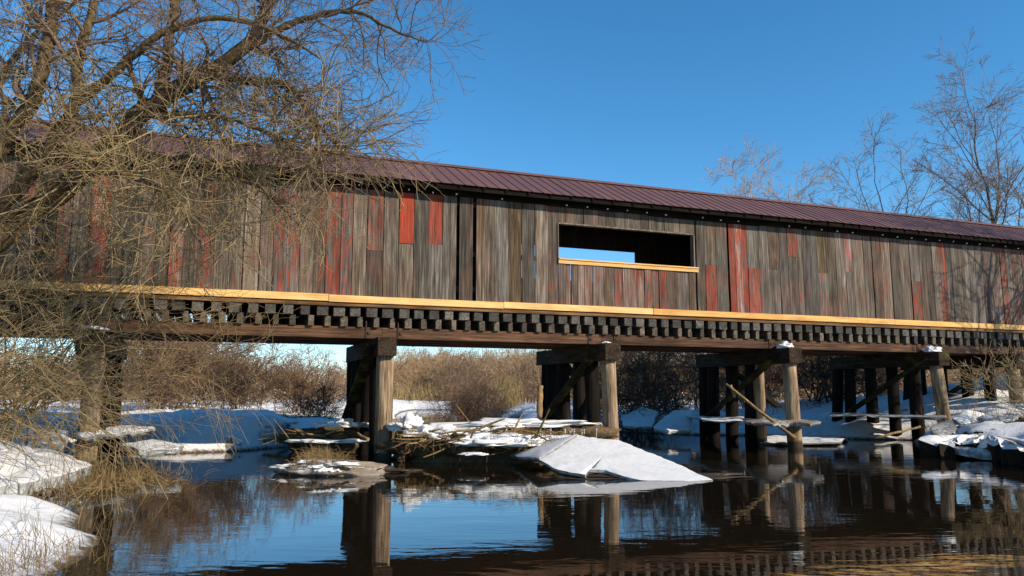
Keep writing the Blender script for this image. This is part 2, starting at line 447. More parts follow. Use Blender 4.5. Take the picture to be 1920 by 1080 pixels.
# ------------------------------------------------------------------ ground and water
WPX = [(120, 1085), (166, 1012), (120, 968), (30, 948), (50, 930), (150, 908), (168, 884), (160, 862), (215, 850), (330, 850), (430, 846),
       (560, 838), (650, 818), (735, 795), (745, 776), (770, 769), (880, 769), (905, 776), (960, 792), (1050, 806), (1160, 811), (1300, 815),
       (1400, 817), (1560, 822), (1700, 826), (1745, 845), (1810, 853), (1925, 872)]
WPOLY = [gnd(*q).xy[:] for q in WPX] + [(17.0, 11.0), (24, 6), (26, 2.2), (4, 2.2), (-1.0, 3.0), (-2.6, 4.6)]
WP = np.array(WPOLY)
def sdist(X, Y):
    """signed distance to the water's edge: + on land"""
    P = np.stack([X, Y], -1); best = np.full(X.shape, 1e9); ins = np.zeros(X.shape, bool)
    n = len(WP)
    for i in range(n):
        a = WP[i]; b = WP[(i + 1) % n]; ab = b - a
        t = np.clip(((P - a) @ ab) / (ab @ ab), 0, 1)
        best = np.minimum(best, np.linalg.norm(P - (a + t[..., None] * ab), axis=-1))
        c = ((a[1] > Y) != (b[1] > Y)) & (X < (b[0] - a[0]) * (Y - a[1]) / (b[1] - a[1] + 1e-12) + a[0])
        ins ^= c
    return np.where(ins, -best, best)
def vnoise(X, Y, s, seed=0):
    xs = X * s + seed * 17.3; ys = Y * s + seed * 9.1
    i = np.floor(xs); j = np.floor(ys); f = xs - i; g = ys - j
    f = f * f * (3 - 2 * f); g = g * g * (3 - 2 * g)
    def h(a, b): return np.modf(np.sin(a * 127.1 + b * 311.7 + seed * 3.7) * 43758.5453)[0]
    return (h(i, j) * (1 - f) + h(i + 1, j) * f) * (1 - g) + (h(i, j + 1) * (1 - f) + h(i + 1, j + 1) * f) * g
def height(X, Y):
    X = np.asarray(X, float); Y = np.asarray(Y, float)
    s = sdist(X, Y)
    s = s + 0.25 * vnoise(X, Y, 0.9, 2)
    u, v = uv_of(X, Y)
    nz = 0.22 * vnoise(X, Y, 0.35, 1) + 0.13 * vnoise(X, Y, 1.1, 3) + 0.05 * vnoise(X, Y, 3.1, 4)
    top = np.where(Y < 13, 0.40, 0.80)
    top = top + 1.25 * np.exp(-((u - 27) / 6.5) ** 2) * np.clip((u - 16) / 5, 0, 1) * np.exp(-((v - 2) / 9) ** 2) + 1.3 * np.clip((-u - 10) / 5, 0, 1) * np.exp(-((v - 2) / 6) ** 2)
    top = top - 0.38 * np.clip((u - 15) / 2, 0, 1) * np.clip((-0.2 - v) / 1.2, 0, 1)
    land = top * (1 - np.exp(-np.maximum(s, 0) / 0.9)) + nz * np.clip(s / 0.6, 0, 1)
    wat = -np.minimum(0.9, 0.4 * np.maximum(-s, 0)) - 0.02
    far = np.clip((Y - 70) / 400, 0, 1)
    return np.where(s > 0, land * (1 - 0.3 * far), wat)
def axis(lo, hi, st, out):
    a = list(np.arange(lo, hi, st)); d = st
    l = []; x = lo
    while x > -out: d *= 1.22; x -= d; l.append(x)
    d = st; r = []; x = a[-1]
    while x < out: d *= 1.22; x += d; r.append(x)
    return np.array(l[::-1] + a + r)
gx = axis(-16, 34, 0.2, 1500); gy = axis(2, 46, 0.2, 1500)
GX, GY = np.meshgrid(gx, gy)
GZ = height(GX, GY)
nx, ny = len(gx), len(gy)
ii = np.arange(ny - 1)[:, None] * nx + np.arange(nx - 1)[None, :]
gq = np.stack([ii, ii + 1, ii + nx + 1, ii + nx], -1).reshape(-1, 4)
ground = link('ground', mesh_np('ground', np.stack([GX, GY, GZ], -1).reshape(-1, 3), gq, True), None, M['ground'])
tag(ground, kind='structure')
water = link('water', mesh_np('water', [(-70, -30, 0), (90, -30, 0), (90, 130, 0), (-70, 130, 0)], [(0, 1, 2, 3)]), None, M['water'])
tag(water, kind='structure')
def gz(x, y): return float(height(np.array([x]), np.array([y]))[0])

# ------------------------------------------------------------------ the covered bridge
rnd = random.Random(7)
U0, U1 = -15.0, 37.0
FARV = 3.1
bridge = empty('covered_bridge', (ORG[0], ORG[1], 0), BANG)
tag(bridge, 'long weathered grey covered bridge with flaking red planks and maroon metal roof', 'bridge')

# --- near wall: girts behind the planks, every plank its own piece
WU0, WU1 = uz(1046.5, 450, 0)[0], uz(1299, 470, 0)[0]
WZ0, WZ1 = 4.95, 5.955
wall = boxes('near_wall', [((U0, 0.045, 4.02), (U1, 0.13, 4.16)), ((U0, 0.045, 4.93), (WU0 - 0.05, 0.13, 5.06)), ((WU1 + 0.05, 0.045, 4.93), (U1, 0.13, 5.06)),
                           ((U0, 0.045, 6.2), (U1, 0.13, 6.34)), ((WU0 - 0.12, 0.05, 3.75), (WU0 - 0.01, 0.14, 6.6)), ((WU1 + 0.01, 0.05, 3.75), (WU1 + 0.12, 0.14, 6.6))],
             bridge, M['inner'])
PTOP = 6.66; PBOT = 3.60
def plank(u0, u1, z0, z1, paint=0.0, tint=(1, 1, 1), lean=0.0):
    g = 0.003 + rnd.random() ** 2 * 0.011
    dv = rnd.uniform(-0.022, 0.006)
    a = (u0 + g, dv - 0.022, z0); b = (u1 - g, dv + 0.012, z1)
    V = boxv(a, b)
    V = [(x + lean * (z - z0), y + (0.004 * math.sin(z * 3 + u0 * 9)), z) for x, y, z in V]
    me = mesh_np('plank', V, BOXQ); me.materials.append(M['plank'])
    o = link('plank', me, wall)
    k = rnd.uniform(0.58, 1.35); w = rnd.uniform(-0.05, 0.07)
    o.color = (tint[0] * k * (1 + w), tint[1] * k, tint[2] * k * (1 - w), paint)
    return o
def pu(x, y=470): return uz(x, y, 0)[0]
def pz(x, y): return uz(x, y, 0)[1]
def rp():
    q = rnd.random()
    return rnd.uniform(0.5, 0.62) if q < 0.12 else rnd.uniform(0.30, 0.46) if q < 0.55 else rnd.uniform(0.0, 0.25)
cols = []       # (px0, px1, kind)
full = lambda x0, x1, paint=None, tint=(1, 1, 1): cols.append((pu(x0), pu(x1), [(PBOT, PTOP, paint, tint)]))
def tier(x0, x1, ysplit, pa, pb, ta=(1, 1, 1), tb=(1, 1, 1)):   # upper piece pa, lower piece pb
    zs = pz((x0 + x1) / 2, ysplit); cols.append((pu(x0), pu(x1), [(PBOT, zs - 0.004, pb, tb), (zs, PTOP, pa, ta)]))
# read off the photograph, left of the opening
full(660, 687, 0.25, (1.15, 1.1, 1.0)); tier(687, 718, 470, 0.50, 0.35, (1.1, 1.05, 1)); full(718, 747, 0.30)
tier(747, 775, 457, 1.0, 0.20, (1, 1, 1), (1.05, 1.05, 1)); full(775, 802, 0.12, (1.1, 1.08, 1.02)); tier(802, 829, 459, 0.72, 0.25, (1, 1, 1), (1.1, 1.05, 1)); full(829, 843, 0.1, (0.8, 0.8, 0.8)); full(843, 855, 0.05)
full(860, 886.5, 0.0, (0.85, 0.84, 0.8)); full(892, 903, 0.05, (1.15, 1.1, 1.0)); full(903, 927, 0.28, (1.05, 1, 0.95)); full(927, 953, 0.15)
full(953, 978, 0.0, (0.8, 0.62, 0.42)); full(978, 1002, 0.12); full(1002, 1027, 0.18, (1.1, 1.1, 1.1)); full(1027, 1046.5, 0.42, (0.95, 0.85, 0.8))
# right of the opening
full(1304, 1320, 0.0, (1.05, 1.0, 0.9)); tier(1320, 1341, 497, 0.05, 0.62, (0.85, 0.8, 0.7), (0.8, 0.8, 0.8)); full(1341, 1362, 0.05, (0.95, 0.95, 0.88))
full(1365, 1377, 0.64, (1.2, 1, 1)); full(1377, 1390, 0.60, (1.5, 1.3, 1.3)); full(1390, 1400, 0.66, (0.8, 0.8, 0.8)); tier(1400, 1421, 503, 0.02, 0.64, (0.9, 0.95, 0.95), (1, 1, 1))
full(1421, 1440, 0.1, (0.8, 0.8, 0.8)); tier(1440, 1460, 506, 0.42, 0.28, (0.75, 0.7, 0.65)); full(1460, 1475, 0.1); tier(1475, 1493, 482, 0.56, 0.32, (0.9, 0.8, 0.75)); full(1493, 1503, 0.35, (1.2, 1.1, 1))
full(1503, 1530, 0.05, (0.85, 0.85, 0.85)); tier(1530, 1548, 512, 0.2, 0.45, (0.8, 0.7, 0.5)); full(1548, 1565, 0.1, (0.7, 0.65, 0.55)); full(1565, 1582, 0.36); tier(1582, 1597, 510, 0.58, 0.35)
for a, b in ((1597, 1617), (1617, 1633), (1633, 1650), (1650, 1667), (1667, 1685), (1685, 1703)): full(a, b, rnd.choice((0.15, 0.38, 0.44)), (0.95, 0.9, 0.85))
tier(1703, 1720, 527, 0.1, 0.58)
# the rest of the wall by the same widths
u = pu(1720)
while u < U1:
    w = rnd.uniform(0.24, 0.33)
    cols.append((u, u + w, [(PBOT, PTOP, rp() if rnd.random() < 0.85 else 0.54, (0.95, 0.9, 0.86))])); u += w
RED = [(20, 30, 'u'), (45, 70, 'm'), (90, 130, 'l'), (180, 210, 'a'), (310, 345, 'l'), (375, 412, 'l'), (510, 540, 'l'), (540, 570, 'l'), (602, 630, 'a'), (630, 658, 'l')]
u = pu(660)
while u > U0:
    w = rnd.uniform(0.27, 0.36); xm = 640
    best = None
    for x0, x1, k in RED:
        if pu(x0) <= u - w / 2 <= pu(x1): best = k
    pale = (1.35, 1.32, 1.25) if pu(425) < u - w / 2 < pu(505) else (1.05, 1.0, 0.95)
    zs = pz(600, 462) + rnd.uniform(-0.12, 0.12)
    if best == 'a': segs = [(PBOT, PTOP, 0.57, (1, 1, 1))]
    elif best == 'l': segs = [(PBOT, zs - 0.004, rnd.uniform(0.52, 0.62), (1, 1, 1)), (zs, PTOP, 0.42, pale)] if rnd.random() < 0.5 else [(PBOT, PTOP, rnd.uniform(0.48, 0.56), (1, 1, 1))]
    elif best: segs = [(PBOT, zs - 0.004, 0.4, pale), (zs, PTOP, 0.56, (1, 1, 1))]
    else: segs = [(PBOT, PTOP, rp() * 0.8, pale)]
    cols.append((u - w, u, segs)); u -= w
for u0, u1, segs in cols:
    ln = rnd.uniform(-0.0015, 0.0015)
    for z0, z1, p, t in segs:
        plank(u0, u1, z0, z1, rp() if p is None else p, t, ln)
# under and over the opening
uw = [1047, 1060, 1070, 1082, 1095, 1110, 1131, 1152, 1167, 1182, 1194, 1208, 1220, 1235, 1249, 1268, 1291, 1304]
pn = [0.42, 0.48, 0.30, 0.34, 0.50, 0.40, 0.30, 0.58, 0.34, 0.46, 0.50, 0.52, 0.46, 0.54, 0.38, 0.12, 0.05]
for k in range(len(uw) - 1):
    plank(pu(uw[k], 540), pu(uw[k + 1], 540), PBOT, 4.975, pn[k], (1.25, 1.08, 1.02) if k < 14 else (1, 1, 0.95))
u = WU0
while u < WU1 + 0.05:
    w = min(rnd.uniform(0.16, 0.30), WU1 + 0.09 - u)
    plank(u, u + w, WZ1 + 0.03, PTOP, rnd.choice((0.1, 0.2, 0.3, 0.4)), (1.0, 0.95, 0.88)); u += w
# frame of the opening
fr = M['plank']
opening = box('window_frame', (WU0 - 0.02, -0.045, WZ1 - 0.005), (WU1 + 0.03, 0.10, WZ1 + 0.032), bridge, fr); opening.color = (1.5, 1.45, 1.35, 0)
o = box('jamb', (WU0 - 0.035, -0.05, WZ0 + 0.06), (WU0 - 0.004, 0.10, WZ1 - 0.007), opening, fr); o.color = (1.3, 1.25, 1.2, 0)
o = box('jamb', (WU1 + 0.004, -0.05, WZ0 + 0.06), (WU1 + 0.04, 0.12, WZ1 - 0.007), opening, fr); o.color = (1.2, 1.15, 1.1, 0)
o = box('sill', (WU0 - 0.02, -0.075, 4.885), (WU1 + 0.12, -0.026, 4.985), opening, M['pine']); o.color = (1.0, 0.92, 0.78, 1)
o = box('sill_cap', (WU0 - 0.01, -0.10, 4.987), (WU1 + 0.12, 0.16, 5.02), opening, M['pine']); o.color = (1.1, 1.02, 0.9, 1)

# --- far wall, floor, inside frame
fw = boxes('far_wall', [((U0, FARV, 3.55), (WU0 - 0.2, FARV + 0.05, PTOP)), ((WU1 - 0.06, FARV, 3.55), (U1, FARV + 0.05, PTOP)),
                        ((WU0 - 0.2, FARV, 3.55), (WU1 - 0.06, FARV + 0.05, 4.95)), ((WU0 - 0.2, FARV, 5.985), (WU1 - 0.06, FARV + 0.05, PTOP))], bridge, M['inner'])
box('deck', (U0, 0.02, 3.525), (U1, FARV - 0.02, 3.585), bridge, M['inner'])
post_me = mesh_np('post', boxv((-0.05, 0, 3.59), (0.05, 0.10, 6.6)), BOXQ); post_me.materials.append(M['inner'])
tie_me = mesh_np('cross_tie_beam', boxv((-0.04, 0.14, 6.45), (0.04, FARV - 0.01, 6.6)), BOXQ); tie_me.materials.append(M['inner'])
u = U0 + 0.9
while u < U1:
    if not (WU0 - 0.2 < u < WU1 + 0.2):
        link('post', post_me, bridge, loc=(u, 0.132, 0)); link('post', post_me, bridge, loc=(u, FARV - 0.102, 0))
    link('cross_beam', tie_me, bridge, loc=(u, 0, 0)); u += 1.2

# --- roof
EV, EZ, RV, RZ = -0.45, 6.63, FARV / 2, 7.68
sl_len = math.hypot(RV - EV, RZ - EZ); sv, sz = (RV - EV) / sl_len, (RZ - EZ) / sl_len
def panel_mesh(flip):
    prof = []
    for k in range(3):
        c = k * 0.3 + 0.02
        prof += [(c, 0), (c + 0.012, 0.017), (c + 0.034, 0.017), (c + 0.046, 0)]
    prof = [(0.0, 0.0)] + prof + [(0.90, 0.0)]
    V = []; Q = []; n = len(prof)
    for th in (0.0, -0.006):
        for s in (0.0, sl_len + 0.0):
            for x, h in prof:
                v = EV + sv * s - sz * (h + th); z = EZ + sz * s + sv * (h + th)
                V.append((x, FARV - v if flip else v, z))
    for b in (0, 2 * n):
        for i in range(n - 1): Q.append((b + i, b + i + 1, b + n + i + 1, b + n + i))
    for i in range(n - 1): Q.append((i, i + 1, 2 * n + i + 1, 2 * n + i))
    me = mesh_np('roof_panel', V, Q); me.materials.append(M['roof']); return me
roof = boxes('roof', [((U0, RV - 0.03, RZ - 0.24), (U1, RV + 0.03, RZ - 0.05))], bridge, M['inner'])
pa, pb = panel_mesh(False), panel_mesh(True)
u = U0
while u < U1 - 0.5:
    link('roof_panel', pa, roof, loc=(u, 0, rnd.uniform(-0.004, 0.004))); link('roof_panel', pb, roof, loc=(u, 0, 0)); u += 0.902
V = []
for s in (U0, U1):
    for v, z in ((RV - 0.18, RZ - 0.055), (RV - 0.17, RZ - 0.040), (RV, RZ + 0.062), (RV + 0.17, RZ - 0.040), (RV + 0.18, RZ - 0.055)): V.append((s, v, z))
link('ridge_cap', mesh_np('ridge_cap', V, [(i, i + 1, i + 6, i + 5) for i in range(4)]), roof, M['roof'])
rafter_me = mesh_np('rafter', beam_pts((0, EV + 0.03, EZ - 0.075), (0, RV, RZ - 0.09), 0.045, 0.13), BOXQ); rafter_me.materials.append(M['eave_shade'])
rafter_mf = mesh_np('rafter', beam_pts((0, FARV - EV - 0.03, EZ - 0.075), (0, RV, RZ - 0.09), 0.045, 0.13), BOXQ); rafter_mf.materials.append(M['eave_shade'])
u = U0 + 0.3
while u < U1:
    link('rafter', rafter_me, roof, loc=(u, 0, 0)); link('rafter', rafter_mf, roof, loc=(u, 0, 0)); u += 0.61
u = U0
screw_me = mesh_np('screw', boxv((-0.018, -0.018, -0.018), (0.018, 0.018, 0.018)), BOXQ); screw_me.materials.append(M['zinc'])
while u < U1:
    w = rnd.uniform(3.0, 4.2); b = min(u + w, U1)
    o = box('eave_shade_strip', (u + 0.004, -0.072, 6.40 + rnd.uniform(-0.02, 0.02)), (b - 0.004, -0.046, 6.68), roof, M['eave_shade'])  # black strip added along the wall top to deepen the eave shadow
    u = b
u = U0 + 0.3
while u < U1:
    if rnd.random() < 0.75: link('screw', screw_me, roof, loc=(u, -0.085, 6.46 + rnd.uniform(-0.015, 0.015)))
    u += 0.61
box('fascia', (U0, EV + 0.06, EZ - 0.13), (U1, EV + 0.085, EZ + 0.0), roof, M['eave_shade'])

# --- new yellow trim boards along the foot of the wall and the old ledger under them
js = sorted([uz(1225, 580, -.15)[0], uz(1467, 590, -.15)[0]])
step = js[1] - js[0]
edges = [js[0] + step * k for k in range(-6, 7)]
for k in range(len(edges) - 1):
    a, b = max(edges[k], U0), min(edges[k + 1], U1)
    if b - a < 0.3: continue
    xm = (a + b) / 2
    t = {True: (1.12, 1.12, 1.15), False: (1.0, 0.86, 0.62)}[xm < js[0]]
    if xm > js[1]: t = (1.0, 0.92, 0.72)
    dz = rnd.uniform(-0.008, 0.008)
    o = box('trim_board', (a + 0.006, -0.165 + rnd.uniform(-0.012, 0.012), 3.625 + dz), (b - 0.006, -0.034, 3.785 + dz), bridge, M['pine']); o.color = (*t, 1)
u = U0
while u < U1:
    w = rnd.uniform(3.2, 4.9); o = box('ledger_board', (u, -0.115, 3.528), (min(u + w, U1) - 0.006, -0.036, 3.615 + rnd.uniform(-0.01, 0.005)), bridge, M['ledger']); u += w

# --- two tiers of tie ends
ta = mesh_np('tie', boxv((-0.12, -0.07, 3.305), (0.12, FARV + 0.1, 3.52)), BOXQ); ta.materials.append(M['tie'])
tb = mesh_np('tie', boxv((-0.07, 0.01, 3.065), (0.07, FARV - 0.17, 3.30)), BOXQ); tb.materials.append(M['tie'])
u = U0 + 0.2; SPC = 0.382
while u < U1 - 0.2:
    g = rnd.uniform(0.45, 1.35)
    o = link('deck_tie', ta, bridge, loc=(u + rnd.uniform(-0.02, 0.02), rnd.uniform(-0.03, 0.03), rnd.uniform(-0.012, 0.0))); o.scale = (rnd.uniform(0.82, 1.12), 1, 1); o.color = (g * 0.85, g * 0.82, g * 0.78, 1); o.rotation_euler = (0, 0, rnd.uniform(-0.01, 0.01))
    g = rnd.uniform(0.45, 1.25)
    o = link('bridge_tie', tb, bridge, loc=(u + 0.13 + rnd.uniform(-0.02, 0.02), rnd.uniform(-0.03, 0.03), -0.002)); o.scale = (rnd.uniform(0.75, 1.2), 1, 1); o.color = (g * 1.1, g * 0.95, g * 0.78, 1); u += SPC
# --- stringers, spliced over the bents
BENTS = [-11.85, -6.05, 0.0, 5.88, 11.74, 17.5, 20.9, 26.5, 32.0]
sp = [U0] + BENTS + [U1]
rod_me = mesh_np('bolt_rod', boxv((-0.012, 0.055, 2.815), (0.012, 0.078, 3.22)), BOXQ); rod_me.materials.append(M['iron'])
nut_me = mesh_np('nut', boxv((-0.03, 0.045, -0.03), (0.03, 0.078, 0.03)), BOXQ); nut_me.materials.append(M['iron'])
for k in range(len(sp) - 1):
    for v in (0.08, 0.98, 1.85, 2.60):
        a, b = sp[k] + 0.004, sp[k + 1] - 0.004
        o = box('stringer', (a, v, 2.802), (b, v + 0.27, 3.062), bridge, M['stringer']); g = rnd.uniform(0.9, 1.35); o.color = (g, g, g, 1)
        if v < 0.3:
            for du in (0.38, b - a - 0.38):
                link('bolt_rod', rod_me, o, loc=(a + du, 0, 0)); link('nut', nut_me, o, loc=(a + du + 0.07, 0, 2.93)); 
# --- pile bents: cap with piles and braces
def pile_mesh(bot, top, r0, r1, seed, sides=14):
    rr = random.Random(seed); N = 13
    bot = Vector(bot); top = Vector(top); V = []; Q = []
    ph = [rr.uniform(0, 6.28) for _ in range(4)]; chk = [rr.randrange(sides) for _ in range(2)]
    for i in range(N):
        t = i / (N - 1); c = bot.lerp(top, t); r = r0 + (r1 - r0) * t
        for j in range(sides):
            a = 2 * math.pi * j / sides
            q = r * (1 + 0.035 * math.sin(2 * a + ph[0] + t * 2) + 0.02 * math.sin(5 * a + ph[1] + t) + rr.uniform(-0.012, 0.012) - (0.08 if j in chk and 0.15 < t else 0))
            V.append((c.x + q * math.cos(a), c.y + q * math.sin(a), c.z))
    for i in range(N - 1):
        for j in range(sides):
            Q.append((i * sides + j, i * sides + (j + 1) % sides, (i + 1) * sides + (j + 1) % sides, (i + 1) * sides + j))
    c0 = len(V); V.append(tuple(top))
    me = bpy.data.meshes.new('pile')
    F = [tuple(q) for q in Q] + [((N - 1) * sides + j, (N - 1) * sides + (j + 1) % sides, c0) for j in range(sides)]
    me.from_pydata([tuple(v) for v in V], [], F)
    for p in me.polygons: p.use_smooth = True
    return me
CAPV0, CAPV1 = -0.55, 4.05
for bi, ub in enumerate(BENTS):
    cv = CAPV0
    V = boxv((ub - 0.215, cv, 2.37), (ub + 0.225, CAPV1, 2.797))
    bent = link('pile_bent', mesh_np('pile_bent', V, BOXQ), bridge, M['cap'])
    near = 0
    pv = [(-0.22, -0.36, 0.195), (1.0, 1.0, 0.13) if bi == 4 else (0.62, 0.55, 0.19), (1.45, 1.45, 0.19), (2.45, 2.5, 0.19), (3.35, 3.45, 0.19), (3.85, 4.1, 0.18)]
    for k, (vt, vb, r) in enumerate(pv):
        du = rnd.uniform(-0.05, 0.05); db = {2: 0.0, 3: 0.04, 4: 0.02, 5: 0.22}.get(bi, 0.0) if k == 0 else rnd.uniform(-0.12, 0.12)
        me = pile_mesh((ub + db, vb, -1.0), (ub + (0.03 if k == 0 else du), vt, 2.369), r * 1.08, r, bi * 10 + k)
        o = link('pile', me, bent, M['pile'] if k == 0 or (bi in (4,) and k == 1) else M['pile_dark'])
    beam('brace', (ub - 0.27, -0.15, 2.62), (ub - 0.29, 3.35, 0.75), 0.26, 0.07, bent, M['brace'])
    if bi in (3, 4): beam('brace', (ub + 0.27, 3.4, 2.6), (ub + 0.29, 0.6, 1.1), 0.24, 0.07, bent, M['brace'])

# ------------------------------------------------------------------ trees and shrubs
def tree_parts(root, groups_trunk, groups_crown, mt, mc):
    link('trunk', tubes_mesh('trunk', groups_trunk), root, mt)
    link('crown', tubes_mesh('crown', groups_crown), root, mc)

# --- the big willow leaning in from the left bank
rng = np.random.default_rng(11)
WB = at(-330, 880, 12.6)
WB.z = gz(WB.x, WB.y) - 0.15
WY = 12.3
def P3(*pts): return [np.array(at(x, y, Y)) for x, y, Y in pts]
limb_px = [
    # (points x,y,Y), radii
    (P3((-150, 470, 12.6), (-40, 330, 12.4), (15, 255, 12.3), (60, 190, 12.2), (90, 90, 12.1), (100, -30, 12.0), (120, -200, 12.0)), (0.15, 0.13, 0.12, 0.115, 0.10, 0.09, 0.05)),
    (P3((-120, 520, 12.6), (40, 345, 12.5), (105, 255, 12.4), (143, 190, 12.4), (147, 110, 12.3), (172, 10, 12.3), (190, -150, 12.2)), (0.15, 0.125, 0.11, 0.10, 0.085, 0.07, 0.04)),
    (P3((143, 190, 12.4), (200, 148, 12.2), (258, 98, 12.1), (310, 60, 12.0), (400, 35, 11.9), (500, 55, 11.8), (600, 110, 11.7)), (0.09, 0.075, 0.065, 0.055, 0.045, 0.033, 0.015)),
    (P3((-200, 600, 12.7), (60, 400, 13.0), (190, 290, 12.9), (262, 215, 12.8), (318, 175, 12.7), (390, 135, 12.6), (462, 88, 12.5), (505, 0, 12.4), (560, -120, 12.3)), (0.24, 0.20, 0.18, 0.175, 0.16, 0.14, 0.11, 0.09, 0.05)),
    (P3((300, 190, 12.7), (312, 120, 12.9), (322, 40, 13.1), (335, -60, 13.2), (350, -200, 13.3)), (0.13, 0.095, 0.08, 0.065, 0.04)),
    (P3((395, 140, 12.6), (470, 152, 12.4), (540, 160, 12.2), (575, 205, 12.1), (610, 250, 12.0), (655, 300, 11.9)), (0.085, 0.075, 0.062, 0.048, 0.035, 0.015)),
    (P3((262, 215, 12.8), (330, 220, 12.2), (420, 220, 11.7), (520, 255, 11.4), (640, 290, 11.2)), (0.07, 0.05, 0.04, 0.03, 0.012)),
    (P3((-100, 420, 12.8), (-20, 200, 12.9), (25, 110, 13.0), (70, 60, 13.1), (140, 5, 13.2), (230, -60, 13.2)), (0.12, 0.075, 0.06, 0.045, 0.035, 0.02)),
    (P3((462, 88, 12.5), (560, 40, 12.3), (660, 20, 12.1), (740, 60, 12.0), (800, 80, 11.9)), (0.07, 0.05, 0.035, 0.022, 0.008)),
    (P3((60, 400, 13.0), (150, 330, 12.4), (250, 330, 11.8), (330, 380, 11.3), (380, 470, 11.1)), (0.10, 0.07, 0.05, 0.035, 0.015)),
    (P3((190, 290, 12.9), (270, 290, 12.6), (360, 300, 12.2), (470, 340, 12.0), (560, 420, 11.9)), (0.09, 0.06, 0.045, 0.03, 0.012)),
]
willow = empty('willow_tree', WB)
tag(willow, 'big bare willow leaning in front of the bridge at far left', 'tree')
def rel(P): return P - np.array(WB)[None, None, :]
trunk_pts, trunk_r = smooth_poly([np.array(WB), np.array(WB) + (0.3, 0.1, 1.2), np.array(at(-200, 600, 12.7))], (0.48, 0.40, 0.33), 8)
link('trunk', tubes_mesh('trunk', [(rel(trunk_pts[None]), trunk_r[None], 12)]), willow, M['bark'])
LP = []; LR = []
for pts, rad in limb_px:
    p, r = smooth_poly(pts, rad, 26)
    p[1:-1] += rng.normal(size=(24, 3)) * 0.014
    r = r * (1 + rng.normal(size=26) * 0.05)
    LP.append(p); LR.append(r)
    link('limb', tubes_mesh('limb', [(rel(p[None]), r[None], 9)]), willow, M['bark'])
LP = np.array(LP); LR = np.array(LR)
LPU = LP[[0, 1, 2, 3, 4, 5, 6, 7, 8]]; LRU = LR[[0, 1, 2, 3, 4, 5, 6, 7, 8]]
b1, r1 = spawn(rng, LPU, LRU, 12, (0.28, 1.0), (30, 80), (1.0, 2.3), 9, 0.5, 0.008, 0.16, (0, 0, 0.12))
b2, r2 = spawn(rng, b1, r1, 7, (0.15, 1.0), (25, 75), (0.6, 1.5), 7, 0.6, 0.005, 0.17, (0, 0, 0.05))
b3, r3 = spawn(rng, b2, r2, 5, (0.1, 1.0), (20, 70), (0.3, 0.85), 5, 0.7, 0.0035, 0.15, (0, 0, 0.1))
b4, r4 = spawn(rng, b3, r3, 1, (0.2, 1.0), (20, 65), (0.15, 0.4), 3, 0.8, 0.003, 0.12, (0, 0, 0.0))
link('crown', tubes_mesh('crown', [(rel(b1), r1, 5), (rel(b2), r2, 4), (rel(b3), r3, 3), (rel(b4), r4, 3)]), willow, M['crowntwig'])
# arching water shoots that hang low in front of the wall
LPL = LP[[1, 3, 9, 10, 6, 5]]; LRL = LR[[1, 3, 9, 10, 6, 5]]
s1, q1 = spawn(rng, LPL, LRL * 0 + 0.035, 18, (0.05, 0.95), (40, 120), (1.2, 3.0), 11, 0.5, 0.006, 0.12, (0.10, -0.05, -0.42))
s1b, q1b = spawn(rng, LP[[9, 10, 6, 3]], LR[[9, 10, 6, 3]] * 0 + 0.03, 12, (0.15, 1.0), (20, 100), (1.6, 3.3), 11, 0.5, 0.006, 0.11, (0.16, -0.05, -0.33))
s1c, q1c = spawn(rng, LP[[1, 3, 9]], LR[[1, 3, 9]] * 0 + 0.03, 16, (0.0, 0.6), (20, 90), (1.2, 2.6), 11, 0.5, 0.006, 0.12, (0.2, -0.1, -0.12))
s1 = np.concatenate([s1, s1b, s1c]); q1 = np.concatenate([q1, q1b, q1c])
s2, q2 = spawn(rng, s1, q1, 5, (0.1, 1.0), (20, 75), (0.5, 1.5), 7, 0.6, 0.0045, 0.15, (0.05, 0, -0.25))
s3, q3 = spawn(rng, s2, q2, 4, (0.1, 1.0), (20, 70), (0.2, 0.7), 5, 0.7, 0.0035, 0.16, (0, 0, 0.1))
link('shoots', tubes_mesh('shoots', [(rel(s1), q1, 5), (rel(s2), q2, 4), (rel(s3), q3, 3)]), willow, M['twig'])

# --- multi-stemmed shrubs
def shrub_mesh(name, seed, h, spread, nstem, kids=(6, 5, 3), r=0.022, droop=(0, 0, 0.1), tip=0.004, stems_n=10, wig=0.1, base=0.35, lens=((0.35, 0.6), (0.18, 0.4), (0.08, 0.2))):
    g = np.random.default_rng(seed)
    st = np.empty((nstem, stems_n, 3)); pos = np.concatenate([g.normal(size=(nstem, 2)) * base, np.full((nstem, 1), -0.1)], 1)
    a = g.uniform(0, 2 * math.pi, nstem); tl = np.radians(g.uniform(4, spread, nstem))
    d = np.stack([np.sin(tl) * np.cos(a), np.sin(tl) * np.sin(a), np.cos(tl)], 1)
    L = g.uniform(0.65, 1.1, nstem) * h / (stems_n - 1)
    st[:, 0] = pos
    bend = g.normal(size=(nstem, 3)) * wig * 0.5
    for k in range(1, stems_n):
        d = nrm(d + bend + wig * g.normal(size=(nstem, 3)) + np.array(droop)[None] * L[:, None]); pos = pos + d * L[:, None]; st[:, k] = pos
    R0 = g.uniform(0.7, 1.2, nstem) * r
    Rs = R0[:, None] * np.linspace(1, 0.3, stems_n)[None, :]
    gr = []; P, Q = st, Rs
    for lv, n in enumerate(kids):
        lo, hi = lens[lv]
        P, Q = spawn(g, P, Q, n, (0.12, 1.0), (20, 65), (h * lo, h * hi), (7, 5, 4)[lv], 0.65, tip, wig * 1.2, droop)
        gr.append((P, Q, 3))
    return tubes_mesh(name + '_stems', [(st, Rs, 5)]), tubes_mesh(name + '_twigs', gr)
